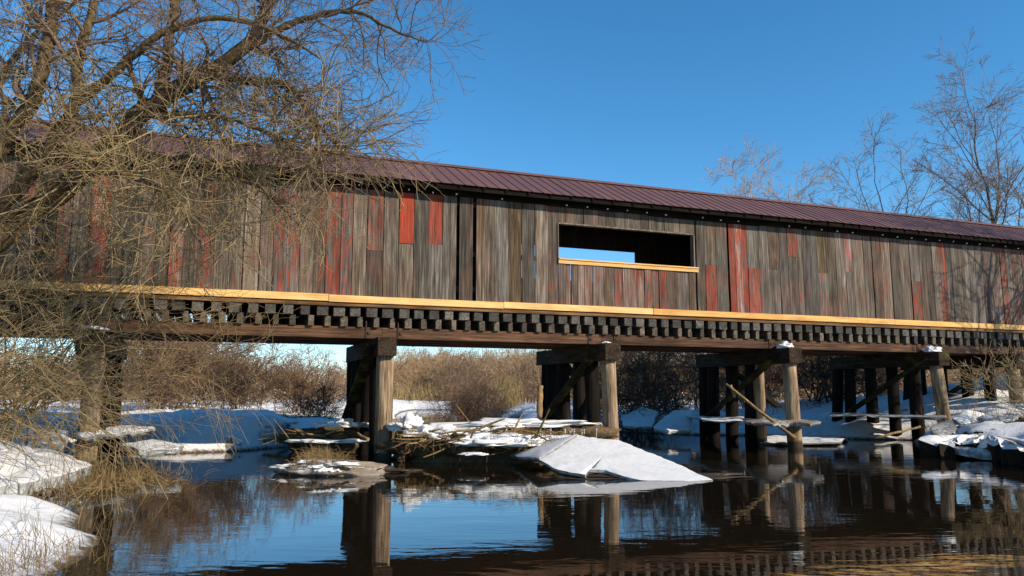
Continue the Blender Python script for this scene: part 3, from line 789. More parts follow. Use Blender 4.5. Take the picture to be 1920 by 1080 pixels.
def shrub(name, loc, meshes, label, mat, rz=0, sc=1.0, group=None, cat='shrub', mat2=None):
    o = empty(name, loc, rz); o.scale = (sc, sc, sc) if not hasattr(sc, '__len__') else sc
    link('stems', meshes[0], o, mat2 or mat); link('twigs', meshes[1], o, mat)
    tag(o, label, cat, group); return o
def gpt(X, Y, dz=0.0): return (X, Y, gz(X, Y) + dz)

# thicket of pale shoots on the left bank, in front of the bridge
lens_a = ((0.3, 0.6), (0.15, 0.35), (0.06, 0.16))
t_a = shrub_mesh('thicket_a', 21, 4.9, 34, 22, (6, 5, 2), 0.022, (0.13, 0, -0.18), 0.0035, 12, 0.11, 0.5, lens_a)
t_b = shrub_mesh('thicket_b', 22, 4.6, 38, 20, (6, 5, 2), 0.020, (0.16, 0, -0.20), 0.0035, 12, 0.12, 0.6, lens_a)
t_c = shrub_mesh('thicket_c', 23, 3.4, 44, 16, (6, 5, 3), 0.018, (0.20, 0, -0.30), 0.0035, 12, 0.13, 0.4, lens_a)
for nm, m, px, Y, rz, sc, lab in (
        ('willow_shrub', t_a, -40, 13.2, 0.0, 1.0, 'tall tan shoots at the left picture edge below the willow limbs'),
        ('willow_shrub', t_b, -30, 13.9, 0.2, 1.0, 'low thicket of tan shoots left of the leftmost pile bent'),
        ('willow_shrub', t_b, -140, 11.9, -0.3, 0.9, 'nearest tan thicket leaning in from the left bank')):
    X = (px - 960) / FPX * Y
    shrub(nm, gpt(X, Y), m, lab, M['twig'], rz, sc, 'thicket on the left bank')

# background brush behind the bridge
br = [shrub_mesh('brush%d' % k, 40 + k, 4.0, 34 + 4 * k, 20, (7, 6, 4), 0.030, (0, 0, 0.05), 0.009, 8, 0.12, 0.5) for k in range(3)]
dk = [shrub_mesh('dark%d' % k, 50 + k, 3.4, 50, 20, (6, 5, 3), 0.028, (0, 0, 0.0), 0.008, 8, 0.13, 0.4) for k in range(2)]
ind = [  # px, Y, scale, mesh, material, label
    (300, 30, 0.95, br[0], 'brush', 'reddish brown shrub behind the leftmost pile bent'),
    (375, 33, 0.9, br[1], 'brush', 'reddish shrub seen between first and second bents, its left one'),
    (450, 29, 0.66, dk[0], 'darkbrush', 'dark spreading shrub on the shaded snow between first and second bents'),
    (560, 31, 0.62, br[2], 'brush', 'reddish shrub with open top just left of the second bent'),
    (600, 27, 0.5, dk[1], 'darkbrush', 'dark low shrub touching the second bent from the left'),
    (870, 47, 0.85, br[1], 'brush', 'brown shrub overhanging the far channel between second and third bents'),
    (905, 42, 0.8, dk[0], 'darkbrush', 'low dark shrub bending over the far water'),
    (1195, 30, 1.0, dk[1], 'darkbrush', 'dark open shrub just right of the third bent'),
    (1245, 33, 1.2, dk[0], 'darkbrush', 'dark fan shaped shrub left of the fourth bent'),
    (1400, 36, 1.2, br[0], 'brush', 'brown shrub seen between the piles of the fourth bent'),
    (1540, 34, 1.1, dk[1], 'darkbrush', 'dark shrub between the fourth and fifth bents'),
    (1640, 38, 1.3, br[2], 'brush', 'brown shrub seen between the piles of the fifth bent')]
for px, Y, sc, m, mt, lab in ind:
    X = (px - 960) / FPX * Y
    shrub('bare_shrub', gpt(X, Y), m, lab, M[mt], px * 0.37, sc, 'shrubs behind the bridge')
# farther brush as one mass
def scatter(name, meshes, places, mat, label, cat):
    Vs = []; Qs = []; n = 0
    for (x, y, z, a, s, k) in places:
        for me in meshes[k]:
            nv = len(me.vertices); co = np.empty(nv * 3, np.float32); me.vertices.foreach_get('co', co); co = co.reshape(-1, 3)
            lo = np.empty(len(me.loops), np.int32); me.loops.foreach_get('vertex_index', lo)
            c, sn = math.cos(a), math.sin(a)
            V = np.stack([(co[:, 0] * c - co[:, 1] * sn) * s + x, (co[:, 0] * sn + co[:, 1] * c) * s + y, co[:, 2] * s + z], 1)
            Vs.append(V); Qs.append(lo.reshape(-1, 4) + n); n += nv
    o = link(name, mesh_np(name, np.concatenate(Vs), np.concatenate(Qs), True), None, mat)
    return tag(o, label, cat, kind='stuff')
lb = [shrub_mesh('lb%d' % k, 60 + k, 4.2, 30, 14, (5, 5), 0.035, (0, 0, 0.08), 0.014, 6, 0.12, 0.8) for k in range(4)]
fr = np.random.default_rng(5); pl = []
for k in range(330):
    Y = fr.uniform(38, 105); px = fr.uniform(-200, 2400); X = (px - 960) / FPX * Y
    if sdist(np.array([X]), np.array([Y]))[0] < 1.0: continue
    if 690 < px < 930 and Y < 72: continue
    pl.append((X, Y, gz(X, Y), fr.uniform(0, 6.28), fr.uniform(0.7, 1.2) * (0.8 + Y / 160) * (0.70 if px < 470 else 0.55 if px < 700 else 0.8), int(fr.integers(0, 4))))
scatter('brush', lb, pl[::2], M['brush'], 'brown winter brush filling the far bank beyond the bridge', 'brush')
scatter('brush', lb, pl[1::2], M['farbrush'], 'tan winter brush mixed in along the far bank', 'brush')
lt = [shrub_mesh('lt%d' % k, 80 + k, 9.0, 24, 6, (6, 6), 0.09, (0, 0, 0.06), 0.03, 7, 0.1, 1.5) for k in range(3)]
scatter_pl = []
for k in range(70):
    Y = fr.uniform(84, 120); px = fr.uniform(690, 1040); X = (px - 960) / FPX * Y
    scatter_pl.append((X, Y, gz(X, Y), fr.uniform(0, 6.28), fr.uniform(1.0, 1.35) * (Y / 95), int(fr.integers(0, 4))))
scatter('brush', lb, scatter_pl, M['farbrush'], 'pale tan brush at the end of the far channel', 'brush')
pl = [(X, Y, 0.5, fr.uniform(0, 6.28), fr.uniform(0.6, 1.0), int(fr.integers(0, 3))) for X, Y in zip(fr.uniform(-30, 260, 130), fr.uniform(140, 230, 130))]
scatter('far_wood', lt, pl, M['brush'], 'hazy brown wood on the far horizon', 'wood')

# bare trees beyond the roof on the right
def bare_tree(seed, h, lean=0.03, nb=16, spread=(28, 60), kids=(16, 8, 7, 3), r=0.02, tip=0.012, up=0.06, fork=0.25):
    g = np.random.default_rng(seed); N = 16
    t = np.linspace(0, 1, N)
    P = np.zeros((1, N, 3)); P[0, :, 2] = t * h; P[0, :, 0] = lean * h * t ** 1.5 + np.cumsum(g.normal(size=N)) * 0.01 * h; P[0, :, 1] = np.cumsum(g.normal(size=N)) * 0.008 * h
    Rr = (r * h * (1 - 0.9 * t))[None]
    a, ra = spawn(g, P, Rr, kids[0], (fork, 0.97), spread, (h * 0.30, h * 0.52), 10, 0.55, tip * 1.5, 0.09, (0, 0, up * 3.0 * 10 / h))
    b, rb = spawn(g, a, ra, kids[1], (0.15, 1.0), (22, 60), (h * 0.10, h * 0.22), 7, 0.6, tip, 0.12, (0, 0, up * 10 / h))
    c, rc = spawn(g, b, rb, kids[2], (0.1, 1.0), (20, 60), (h * 0.04, h * 0.10), 5, 0.7, tip * 0.8, 0.13, (0, 0, up * 10 / h))
    gr = [(b, rb, 4), (c, rc, 3)]
    if kids[3]:
        d, rd = spawn(g, c, rc, kids[3], (0.2, 1.0), (20, 55), (h * 0.02, h * 0.05), 4, 0.8, tip * 0.7, 0.13); gr.append((d, rd, 3))
    return tubes_mesh('tree_trunk', [(P, Rr, 9), (a, ra, 6)]), tubes_mesh('tree_crown', gr)
def place_tree(px, Y, ms, label, mt, mc, rz=0.0, sc=1.0, group='bare trees behind the roof'):
    X = (px - 960) / FPX * Y
    o = empty('bare_tree', gpt(X, Y, -0.1), rz); o.scale = (sc,) * 3
    link('trunk', ms[0], o, M[mt]); link('crown', ms[1], o, M[mc]); return tag(o, label, 'tree', group)
def tree_h(px, py, Y): return (at(px, py, Y).z - 0.6) * 0.86
tA = bare_tree(101, tree_h(1870, 62, 40), 0.0, kids=(17, 8, 6, 3), r=0.0105, spread=(20, 36), up=0.12)
tB = bare_tree(102, tree_h(1740, 245, 44), 0.02, kids=(12, 7, 5, 2), r=0.010, spread=(25, 55))
tC = bare_tree(107, tree_h(1670, 245, 43), -0.03, kids=(11, 7, 5, 2), r=0.010, spread=(30, 60))
tD = bare_tree(104, tree_h(1430, 290, 68), 0.0, kids=(17, 8, 7, 3), r=0.011, spread=(25, 50), tip=0.016)
place_tree(1872, 40, tA, 'tall bare tree rising over the roof at the right edge', 'graytree', 'graytwig', 0.4, 0.92)
place_tree(1740, 44, tB, 'forked bare tree left of the tall one', 'graytree', 'graytwig', 1.9)
place_tree(1678, 43, tC, 'leaning bare tree with a long left branch above the roof', 'graytree', 'graytwig', 0.2)
place_tree(1800, 50, tC, 'thin bare tree between the tall and the forked one', 'graytree', 'graytwig', 2.6, 1.0)
place_tree(1630, 48, tB, 'low bare tree leftmost of the grey trees over the roof', 'graytree', 'graytwig', 4.1, 0.93)
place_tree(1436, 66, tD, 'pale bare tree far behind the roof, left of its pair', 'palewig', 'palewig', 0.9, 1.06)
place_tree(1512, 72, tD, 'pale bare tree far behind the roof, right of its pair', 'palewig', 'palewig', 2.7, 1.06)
place_tree(1950, 46, tB, 'bare tree cut by the right edge of the picture', 'graytree', 'graytwig', 0.7, 1.2)
# trees on the near right bank, out of frame, whose shade lies on the wall and bank
o = place_tree(0, 1, bare_tree(110, 11.0, 0.05, kids=(15, 8, 6, 2), r=0.014, spread=(30, 65), fork=0.15), 'bare tree on the near right bank shading the wall', 'graytree', 'graytwig', 0.3, 1.0, 'trees on the right bank')
p = bw(24.0, -5.2, 0); o.location = gpt(p.x, p.y)
# pale shrub at the right edge, in front of the trestle
re = shrub_mesh('right_shrub', 91, 2.3, 48, 16, (5, 5, 2), 0.016, (-0.12, 0, -0.05), 0.005, 10, 0.12, 0.3)
X = (1960 - 960) / FPX * 20.5
shrub('bank_shrub', gpt(X, 20.5), re, 'pale bare shrub before the trestle at the right edge', M['twig'], 0.3, 1.05, 'shrubs on the right bank')

# dry reeds and grass
def grass(name, pts, hgt, n, mat, label, spread=0.5, tilt=0.35, r=0.004, seed=1, cat='grass', droop=-0.4):
    g = np.random.default_rng(seed); K = len(pts) * n
    base = np.repeat(np.array(pts, float), n, 0) + np.concatenate([g.normal(size=(K, 2)) * spread, np.zeros((K, 1))], 1)
    base[:, 2] = height(base[:, 0], base[:, 1]).clip(-0.02) - 0.02 if hgt[2] else base[:, 2]
    a = g.uniform(0, 6.28, K); tl = np.abs(g.normal(size=K)) * tilt
    d = np.stack([np.sin(tl) * np.cos(a), np.sin(tl) * np.sin(a), np.cos(tl)], 1)
    L = g.uniform(hgt[0], hgt[1], K); P = np.empty((K, 5, 3)); P[:, 0] = base; pos = base
    for k in range(1, 5):
        d = nrm(d + 0.1 * g.normal(size=(K, 3)) + np.array([0, 0, droop]) * (k / 5) * 0.5); pos = pos + d * (L / 4)[:, None]; P[:, k] = pos
    Rr = np.full((K, 1), r) * np.linspace(1, 0.35, 5)[None]
    o = link(name, tubes_mesh(name, [(P, Rr, 3)]), None, M[mat])
    return tag(o, label, cat, kind='stuff')
def gp(px, py, z=0.5): q = gnd(px, py, z); return (q.x, q.y, z)
def gpY(px, Y): X = (px - 960) / FPX * Y; return (X, Y, 0)
grass('reed_clump', [gpY(px, 52 + (k % 3)) for k, px in enumerate((930, 940, 950, 958, 965, 948))], (1.4, 2.6, True), 60, 'reed', 'tan clump of dry reeds on the far snowy bank', 0.28, 0.16, 0.013, 2, 'reeds', -0.1)
grass('far_reeds', [gpY(px, Y) for px in range(735, 1010, 9) for Y in (82, 90)], (1.0, 2.2, True), 22, 'reed', 'band of dry tan reeds along the far shore', 0.9, 0.2, 0.02, 3, 'reeds', -0.1)
grass('bank_grass', [(*gnd(x, y, 0.03)[:2], 0.03) for x, y in ((60, 918), (90, 905), (120, 912), (150, 898), (175, 905), (200, 890), (225, 900), (250, 893), (275, 905), (170, 918), (110, 925), (215, 912), (140, 880), (180, 878), (290, 890))], (0.12, 0.34, False), 90, 'drygrass', 'matted dead grass trailing into the water from the left bank', 0.30, 1.2, 0.006, 4, 'grass', -0.9)
grass('bank_grass', [(*gnd(x, y, 0.3)[:2], 0.22) for x, y in ((5, 1040), (20, 1060), (40, 1050), (12, 975), (60, 1030), (95, 1040), (30, 990), (110, 1015))], (0.08, 0.3, False), 30, 'drygrass', 'dry grass poking through snow at lower left corner', 0.16, 0.6, 0.003, 5)
grass('weeds', [gpY(px, Y) for px, Y in ((1790, 23.5), (1815, 23), (1840, 22.5), (1870, 22.8), (1800, 24.5), (1850, 24), (1880, 21.5), (1910, 22), (1900, 23.5), (1760, 23), (1740, 22.5), (1830, 21.4))], (0.25, 1.0, True), 22, 'drygrass', 'dry weeds on the right bank beside the last bent', 0.3, 0.3, 0.008, 6)

# ------------------------------------------------------------------ ice, snow and driftwood
def poly_slab(name, top, thick, mat_top, mat_side, label, cat, group=None, jit=0.05, seed=0, dome=0.03, sub=5, rough=0.015, center=None, sag=0.0):
    """irregular slab: outline 'top' (world points, any plane), real thickness, softly uneven top"""
    rr = random.Random(seed); out = []
    n = len(top)
    for i in range(n):
        a = Vector(top[i]); b = Vector(top[(i + 1) % n])
        m = max(2, min(sub, int((b - a).length / 0.12)))
        for k in range(m):
            q = a.lerp(b, k / m)
            if k: q += Vector((rr.uniform(-jit, jit), rr.uniform(-jit, jit), rr.uniform(-jit, jit) * 0.25))
            q.z -= sag * rr.random() ** 1.5
            out.append(q)
    N = len(out); c = Vector(center) if center else sum(out, Vector()) / N
    V = []; F = []; mi = []
    rings = (1.0, 0.97, 0.85, 0.65, 0.42, 0.2)
    for ri, s in enumerate(rings):
        for q in out:
            p = c.lerp(q, s)
            if ri: p.z += dome * (1 - s ** 3) + (rr.uniform(-rough, rough) * 0.6 + 0.35 * rough) * s
            V.append(p)
    V.append(c + Vector((0, 0, dome)))
    for ri in range(len(rings) - 1):
        for i in range(N):
            j = (i + 1) % N; F.append((ri * N + i, ri * N + j, (ri + 1) * N + j, (ri + 1) * N + i)); mi.append(0)
    l = (len(rings) - 1) * N
    for i in range(N): F.append((l + i, l + (i + 1) % N, len(V) - 1)); mi.append(0)
    b0 = len(V)
    for q in out: V.append(c.lerp(q, 0.985) + Vector((0, 0, -thick * rr.uniform(0.45, 0.6))))
    for q in out: V.append(c.lerp(q, rr.uniform(0.86, 0.96)) + Vector((0, 0, -thick * rr.uniform(0.85, 1.1))))
    for i in range(N):
        j = (i + 1) % N
        F.append((j, i, b0 + i, b0 + j)); mi.append(1)
        F.append((b0 + j, b0 + i, b0 + N + i, b0 + N + j)); mi.append(1)
    bc = len(V); V.append(c + Vector((0, 0, -thick)))
    for i in range(N): F.append((b0 + N + (i + 1) % N, b0 + N + i, bc)); mi.append(1)
    org = Vector((c.x, c.y, c.z - thick))
    me = bpy.data.meshes.new(name); me.from_pydata([tuple(Vector(v) - org) for v in V], [], F)
    me.materials.append(M[mat_top]); me.materials.append(M[mat_side])
    me.polygons.foreach_set('material_index', mi)
    for p in me.polygons: p.use_smooth = p.material_index == 0 and min(p.vertices) >= N
    bm = bmesh.new(); bm.from_mesh(me); bmesh.ops.recalc_face_normals(bm, faces=bm.faces); bm.to_mesh(me); bm.free()
    o = link(name, me, None, None, org)
    return tag(o, label, cat, group)
def lump(name, loc, size, mat, label, cat, group=None, seed=0, rough=0.22, sub=3, flatten=True):
    bm = bmesh.new(); bmesh.ops.create_icosphere(bm, subdivisions=sub, radius=1.0)
    for v in bm.verts:
        n = mnoise.fractal(v.co * 1.6 + Vector((seed * 3.1, seed * 1.7, 0)), 0.9, 2.0, 4)
        v.co *= 1 + rough * n
        if flatten and v.co.z < -0.25: v.co.z = -0.25
        v.co = Vector((v.co.x * size[0], v.co.y * size[1], v.co.z * size[2]))
    me = bpy.data.meshes.new(name); bm.to_mesh(me); bm.free()
    for p in me.polygons: p.use_smooth = True
    o = link(name, me, None, M[mat], loc); return tag(o, label, cat, group)
def flat(pts, z): return [gnd(x, y, z) for x, y in pts]

# the big tilted snow-covered slab leaning between second and third bents
def hit(x, y, k=0.20, z0=0.10, Y0=14.2):      # sight line meets the slab's tilted plane
    r = ray(x, y); t = (z0 - k * Y0 - EYE) / (r[2] - k * r[1]); return Vector((r[0] * t, r[1] * t, EYE + r[2] * t))
def on_plane(x, y, A, B, C):
    n = (B - A).cross(C - A); r = Vector(ray(x, y)); e = Vector((0, 0, EYE)); return e + r * ((A - e).dot(n) / r.dot(n))
peak = hit(1085, 816)
main = [hit(*q) for q in ((1086, 816), (1112, 822), (1160, 825), (1188, 837), (1215, 848), (1262, 866), (1300, 884), (1337, 900), (1290, 902), (1200, 900), (1170, 893), (1135, 881), (1100, 880), (1097, 890), (1070, 886), (1040, 878), (1012, 862))]
big = poly_slab('tilted_ice_slab', main, 0.10, 'snow', 'ice', 'large tilted slab of snow covered ice in the river centre', 'ice slab', None, 0.022, 3, 0.015, 7, 0.008, center=hit(1130, 858))
rb = hit(1013, 861); lc = gnd(947, 854, 0.10)
fold = poly_slab('tilted_ice_slab', [on_plane(x, y, peak, rb, lc) + Vector((0, 0, 0.025)) for x, y in ((1083, 816), (1040, 826), (985, 843), (948, 854), (975, 859), (1011, 862), (1050, 838))], 0.08, 'snow', 'ice', 'smaller left facet of tilted ice meeting the large slab at its crest', 'ice slab', None, 0.015, 5, 0.03, 5, 0.008)
lump('mud_ledge', gnd(1200, 893, 0.0), (1.75, 0.50, 0.045), 'mud', 'wet muddy ledge just under the big tilted ice slab', 'mud bank', None, 77, 0.6, 5)
# raised old-ice shelves round the piles
SH = 'raised ice shelves around the piles'
poly_slab('ice_shelf', flat([(806, 801), (850, 796), (905, 790), (1000, 785), (1070, 786), (1128, 792), (1128, 796), (1050, 797), (950, 800), (880, 803)], 0.74), 0.09, 'dirtysnow', 'ice', 'thin raised ice shelf left of the third bent with debris under it', 'ice shelf', SH, 0.06, 11, 0.03, 5, 0.02, sag=0.07)
poly_slab('ice_shelf', flat([(1390, 785), (1440, 783), (1500, 785), (1540, 790), (1520, 794), (1480, 792), (1450, 795), (1410, 791)], 0.76), 0.07, 'muddysnow', 'ice', 'raised ice shelf around the near pile of the fourth bent', 'ice shelf', SH, 0.06, 12, 0.03, 5, 0.02, sag=0.07)
poly_slab('ice_shelf', flat([(1286, 779), (1330, 776), (1395, 779), (1392, 788), (1330, 786)], 0.76), 0.06, 'dirtysnow', 'ice', 'thin raised ice shelf between the rear piles of the fourth bent', 'ice shelf', SH, 0.05, 13, 0.02, 5, 0.02, sag=0.07)
poly_slab('ice_shelf', flat([(1556, 773), (1640, 774), (1700, 776), (1775, 779), (1772, 783), (1690, 780), (1610, 778), (1556, 777)], 0.84), 0.02, 'ice', 'ice', 'very thin long ice shelf across the fifth bent', 'ice shelf', SH, 0.03, 14, 0.01, 6, 0.01, sag=0.07)
poly_slab('ice_shelf', flat([(125, 808), (175, 800), (230, 790), (270, 786), (298, 792), (292, 802), (250, 806), (200, 812), (150, 816)], 0.72), 0.11, 'dirtysnow', 'ice', 'raised ice shelf wrapped around the leftmost bent', 'ice shelf', SH, 0.07, 15, 0.04, 5, 0.03, sag=0.07)
poly_slab('ice_shelf', flat([(1420, 818), (1500, 813), (1590, 820), (1570, 828), (1470, 829), (1425, 826)], 0.12), 0.08, 'dirtysnow', 'ice', 'low flat ice sheet at the foot of the fourth bent', 'ice shelf', SH, 0.05, 16, 0.02, sag=0.07)
poly_slab('ice_shelf', flat([(600, 793), (640, 786), (668, 790), (664, 800), (620, 802)], 0.60), 0.10, 'dirtysnow', 'ice', 'small raised ice shelf left of the second bent', 'ice shelf', SH, 0.05, 17, 0.04, 5, 0.02, sag=0.07)
# left bank blocks
LBK = 'snow blocks on the left bank'
poly_slab('snow_block', [at(x, y, Y) for x, y, Y in ((-20, 790, 16.6), (40, 788, 17.0), (115, 800, 16.8), (124, 812, 15.6), (118, 832, 14.8), (40, 836, 14.6), (-20, 838, 14.4))], 0.30, 'snow', 'ice', 'thick snow block beside the leftmost bent', 'snow block', LBK, 0.06, 21, 0.06)
poly_slab('snow_block', [at(x, y, Y) for x, y, Y in ((-30, 815, 13.4), (60, 838, 14.2), (120, 850, 14.4), (172, 872, 13.6), (120, 890, 12.3), (40, 906, 11.5), (-30, 918, 11.2))], 0.28, 'snow', 'ice', 'broad sloping snow sheet with branch shadows on the left bank', 'snow block', LBK, 0.05, 22, 0.05)
poly_slab('snow_block', [at(x, y, Y) for x, y, Y in ((228, 832, 16.4), (285, 824, 16.8), (345, 834, 16.2), (330, 842, 15.6), (260, 846, 15.3))], 0.14, 'dirtysnow', 'ice', 'low snow patch at the water edge right of the leftmost bent', 'snow block', LBK, 0.05, 23, 0.04)
# tilted plates in the shade behind the bridge
PL = 'tilted ice plates in the bridge shade'
plates = [
    ('left plate of tilted ice in blue shade between first and second bents', [(275, 788, 22.5), (340, 768, 25), (410, 766, 25.5), (420, 792, 22.5), (350, 808, 21)]),
    ('middle plate of tilted ice in blue shade between first and second bents', [(400, 770, 25.5), (500, 768, 26.5), (560, 790, 24), (470, 800, 22.5), (430, 788, 23)]),
    ('flat snowy plate just left of the second bent in shade', [(520, 786, 25), (600, 782, 26), (640, 792, 25), (600, 806, 23), (530, 802, 23)]),
    ('triangular ice plate rising behind the water right of third bent', [(1225, 800, 25.5), (1262, 770, 27.5), (1300, 768, 28), (1296, 806, 25), (1250, 810, 24.5)]),
    ('broken ice plate leaning right of the third bent in shade', [(1165, 780, 28), (1205, 762, 29), (1235, 772, 28.5), (1222, 800, 26.5), (1170, 798, 26.8)])]
for k, (lab, pts) in enumerate(plates):
    poly_slab('ice_plate', [at(*q) for q in pts], 0.14, 'snow', 'ice', lab, 'ice plate', PL, 0.05, 31 + k, 0.02)
# right bank clods and snow
RB = 'snow caps on the right bank'
for k, (lab, pts) in enumerate([
    ('rounded snow mound on the right bank beside the last visible bent', [(1785, 784, 22), (1815, 768, 23), (1845, 775, 23), (1850, 790, 22), (1800, 795, 21.5)]),
    ('long snow drift at right picture edge above dark clods', [(1835, 782, 22), (1870, 768, 22.6), (1930, 764, 22.6), (1930, 782, 21.4), (1870, 795, 21.2)]),
    ('snow wedge hanging over the dark clods on the right bank', [(1812, 818, 19.6), (1830, 795, 20.8), (1875, 793, 20.6), (1862, 804, 20), (1835, 820, 19.4)]),
    ('grey ice wedge standing at the water edge on the right', [(1745, 800, 21), (1775, 788, 22), (1790, 792, 22), (1800, 812, 20.6), (1760, 838, 19.6)]),
    ('thin ice rim along the water edge at lower right', [(1770, 838, 18.6), (1800, 838, 18.7), (1925, 856, 17.4), (1925, 860, 17.1), (1840, 850, 17.8)])]):
    poly_slab('snow_drift', [at(*q) for q in pts], 0.13, 'snow' if k < 3 else 'ice', 'ice', lab, 'snow', RB, 0.04, 41 + k, 0.06)
poly_slab('earth_bank', flat([(1722, 824), (1760, 826), (1800, 824), (1850, 828), (1930, 838), (2000, 846), (2000, 806), (1900, 802), (1800, 803), (1745, 810)], 0.42), 0.58, 'dirtysnow', 'clod', 'dark undercut earth bank with patchy snow at the right water edge', 'earth bank', None, 0.24, 55, 0.12, 6, 0.10, sag=0.22)
# snow clumps on the cap ends
for ub, s, lab in ((5.88, (0.10, 0.09, 0.04), 'tiny snow cap on the third bent cap end'), (11.66, (0.19, 0.18, 0.14), 'small snow cap on the fourth bent cap end'), (17.42, (0.26, 0.20, 0.13), 'wide snow cap on the fifth bent cap end'), (-6.05, (0.28, 0.22, 0.06), 'snow strip on the leftmost bent cap')):
    q = bw(ub - 0.02, -0.20, 2.80 + s[2] * 0.22); o = lump('snow_clump', q, s, 'snow', lab, 'snow', 'snow on the bent caps', int(ub * 3), 0.75, 4); o.rotation_euler.z = BANG
# dark clods under the right snow
for k, (px, py, Y, s) in enumerate(((1850, 838, 19.6, (0.6, 0.5, 0.26)), (1905, 832, 19.8, (0.7, 0.5, 0.3)), (1800, 836, 20.3, (0.45, 0.4, 0.2)), (1905, 800, 21.4, (0.4, 0.4, 0.2)), (1770, 838, 19.8, (0.4, 0.35, 0.16)), (1835, 850, 18.9, (0.55, 0.4, 0.15)), (1890, 852, 18.9, (0.6, 0.4, 0.2)))):
    lump('earth_clod', at(px, py, Y), s, 'clod', ('dark earth clod under the snow wedge', 'dark earth clod at the right picture edge low down', 'low dark clod behind the grey ice wedge', 'dark rounded clod at right edge under the drift', 'low dark clod at the foot of the grey ice wedge', 'wet dark clod behind the thin ice rim', 'wet dark clod at the waterline by the right edge')[k], 'earth', 'clods on the right bank', 60 + k, 0.9, 4, False)

# the small muddy island with snow patches
isl = lump('mud_island', gnd(628, 886, 0.02), (0.95, 0.5, 0.22), 'muddysnow', 'low muddy islet with dead grass before the second bent', 'islet', None, 71, 0.32, 5)
lump('mud_island', gnd(705, 884, 0.0), (0.7, 0.35, 0.07), 'mud', 'flat mud tongue at the foot of the second bent', 'islet', None, 72, 0.7, 4)
ipt = [(*gnd(x, y, 0.10)[:2], 0.12) for x, y in ((590, 862), (600, 858), (612, 866), (580, 870), (620, 872), (640, 880), (600, 880), (570, 878), (606, 862), (592, 868), (630, 866), (585, 862))]
grass('islet_grass', ipt, (0.12, 0.42, False), 120, 'drygrass', 'heap of flattened dead grass on the muddy islet', 0.12, 1.5, 0.006, 8, 'grass', -1.6)
for k, (px, py, z, s) in enumerate(((548, 876, 0.10, (0.30, 0.22, 0.05)), (572, 868, 0.2, (0.16, 0.12, 0.05)), (588, 876, 0.2, (0.12, 0.10, 0.04)), (608, 882, 0.16, (0.12, 0.12, 0.04)), (640, 872, 0.2, (0.26, 0.07, 0.04)), (625, 884, 0.14, (0.10, 0.08, 0.04)), (655, 876, 0.14, (0.2, 0.06, 0.03)))):
    lump('snow_patch', gnd(px, py, z), s, 'snow', ('wide snow patch at the left tip of the islet', 'snow patch on the left flank of the islet grass', 'round snow patch at the middle of the islet', 'snow patch at the front of the islet', 'long snow streak on the right flank of the islet', 'small snow dab low on the islet front', 'thin snow streak at the right end of the islet')[k], 'snow', 'snow patches on the islet', 80 + k, 0.9, 4)

# driftwood: logs and sticks
def log(name, a, b, r0, r1, mat, label, cat='log', group=None, seed=0, bend=0.05, sides=9, N=9):
    g = np.random.default_rng(seed); a = np.array(a, float); b = np.array(b, float)
    t = np.linspace(0, 1, N)[:, None]; L = np.linalg.norm(b - a)
    P = a + (b - a) * t + np.sin(t * math.pi) * g.normal(size=(1, 3)) * bend * L + g.normal(size=(N, 3)) * 0.012 * L * 0.3
    Rr = (r0 + (r1 - r0) * t[:, 0]) * (1 + g.normal(size=N) * 0.07)
    V, Q = tube_arrays(P[None], Rr[None], sides)
    F = [tuple(q) for q in Q.tolist()] + [tuple(range(sides))[::-1], tuple(range((N - 1) * sides, N * sides))]
    me = bpy.data.meshes.new(name); me.from_pydata((V - a).tolist(), [], F)
    for p in me.polygons: p.use_smooth = len(p.vertices) == 4
    o = link(name, me, None, M[mat], a); return tag(o, label, cat, group)
DW = 'driftwood in the river'
log('log', at(855, 838, 17.2), at(1060, 815, 19.0), 0.20, 0.17, 'log', 'thick mossy log pointing at the viewer left of the tilted slab', 'log', DW, 1)
log('log', at(748, 818, 18.6), at(905, 838, 17.6), 0.15, 0.12, 'log', 'log lying right of the second bent under lumpy snow', 'log', DW, 2)
log('log', at(752, 822, 18.1), at(748, 868, 17.3), 0.09, 0.07, 'log', 'short upright stump beside the second bent pile', 'log', DW, 3)
log('log', at(960, 812, 19.6), at(1110, 806, 20.2), 0.12, 0.10, 'stick', 'pale log under the raised ice shelf', 'log', DW, 4)
log('log', at(880, 815, 19.4), at(985, 806, 20.4), 0.10, 0.09, 'stick', 'tan log deep in the debris jam under the shelf', 'log', DW, 41)
log('stick', at(1361, 720, 20.5), at(1492, 822, 19.8), 0.035, 0.05, 'stick', 'long pale pole leaning on the fourth bent', 'stick', DW, 5, 0.01)
log('stick', at(1370, 722, 20.5), at(1378, 745, 20.4), 0.03, 0.045, 'stick', 'short broken stub hanging at the top of the leaning pole', 'stick', DW, 6, 0.02)
log('stick', at(854, 758, 21), at(880, 792, 20.2), 0.02, 0.03, 'stick', 'thin tan stick standing up from the ice shelf', 'stick', DW, 7, 0.02)
log('stick', at(1014, 724, 20.6), at(1012, 784, 20.2), 0.075, 0.075, 'stick', 'peeled upright post stub at the rear of the third bent', 'stick', DW, 8, 0.01)
log('stick', at(560, 820, 19.5), at(632, 794, 20.5), 0.03, 0.03, 'stick', 'tan branch slanting up to the shelf left of second bent', 'stick', DW, 9, 0.03)
log('stick', at(670, 812, 17.6), at(690, 824, 17.2), 0.03, 0.04, 'stick', 'short bright stick lodged at the second bent', 'stick', DW, 10, 0.02)
log('stick', at(480, 828, 22), at(640, 824, 21), 0.05, 0.05, 'stick', 'floating stick line on the water left of the second bent', 'stick', DW, 12, 0.02)
log('stick', at(1725, 800, 21.3), at(1640, 822, 20.6), 0.03, 0.03, 'stick', 'grey branch slanting from the fifth bent into the water', 'stick', DW, 13, 0.03)
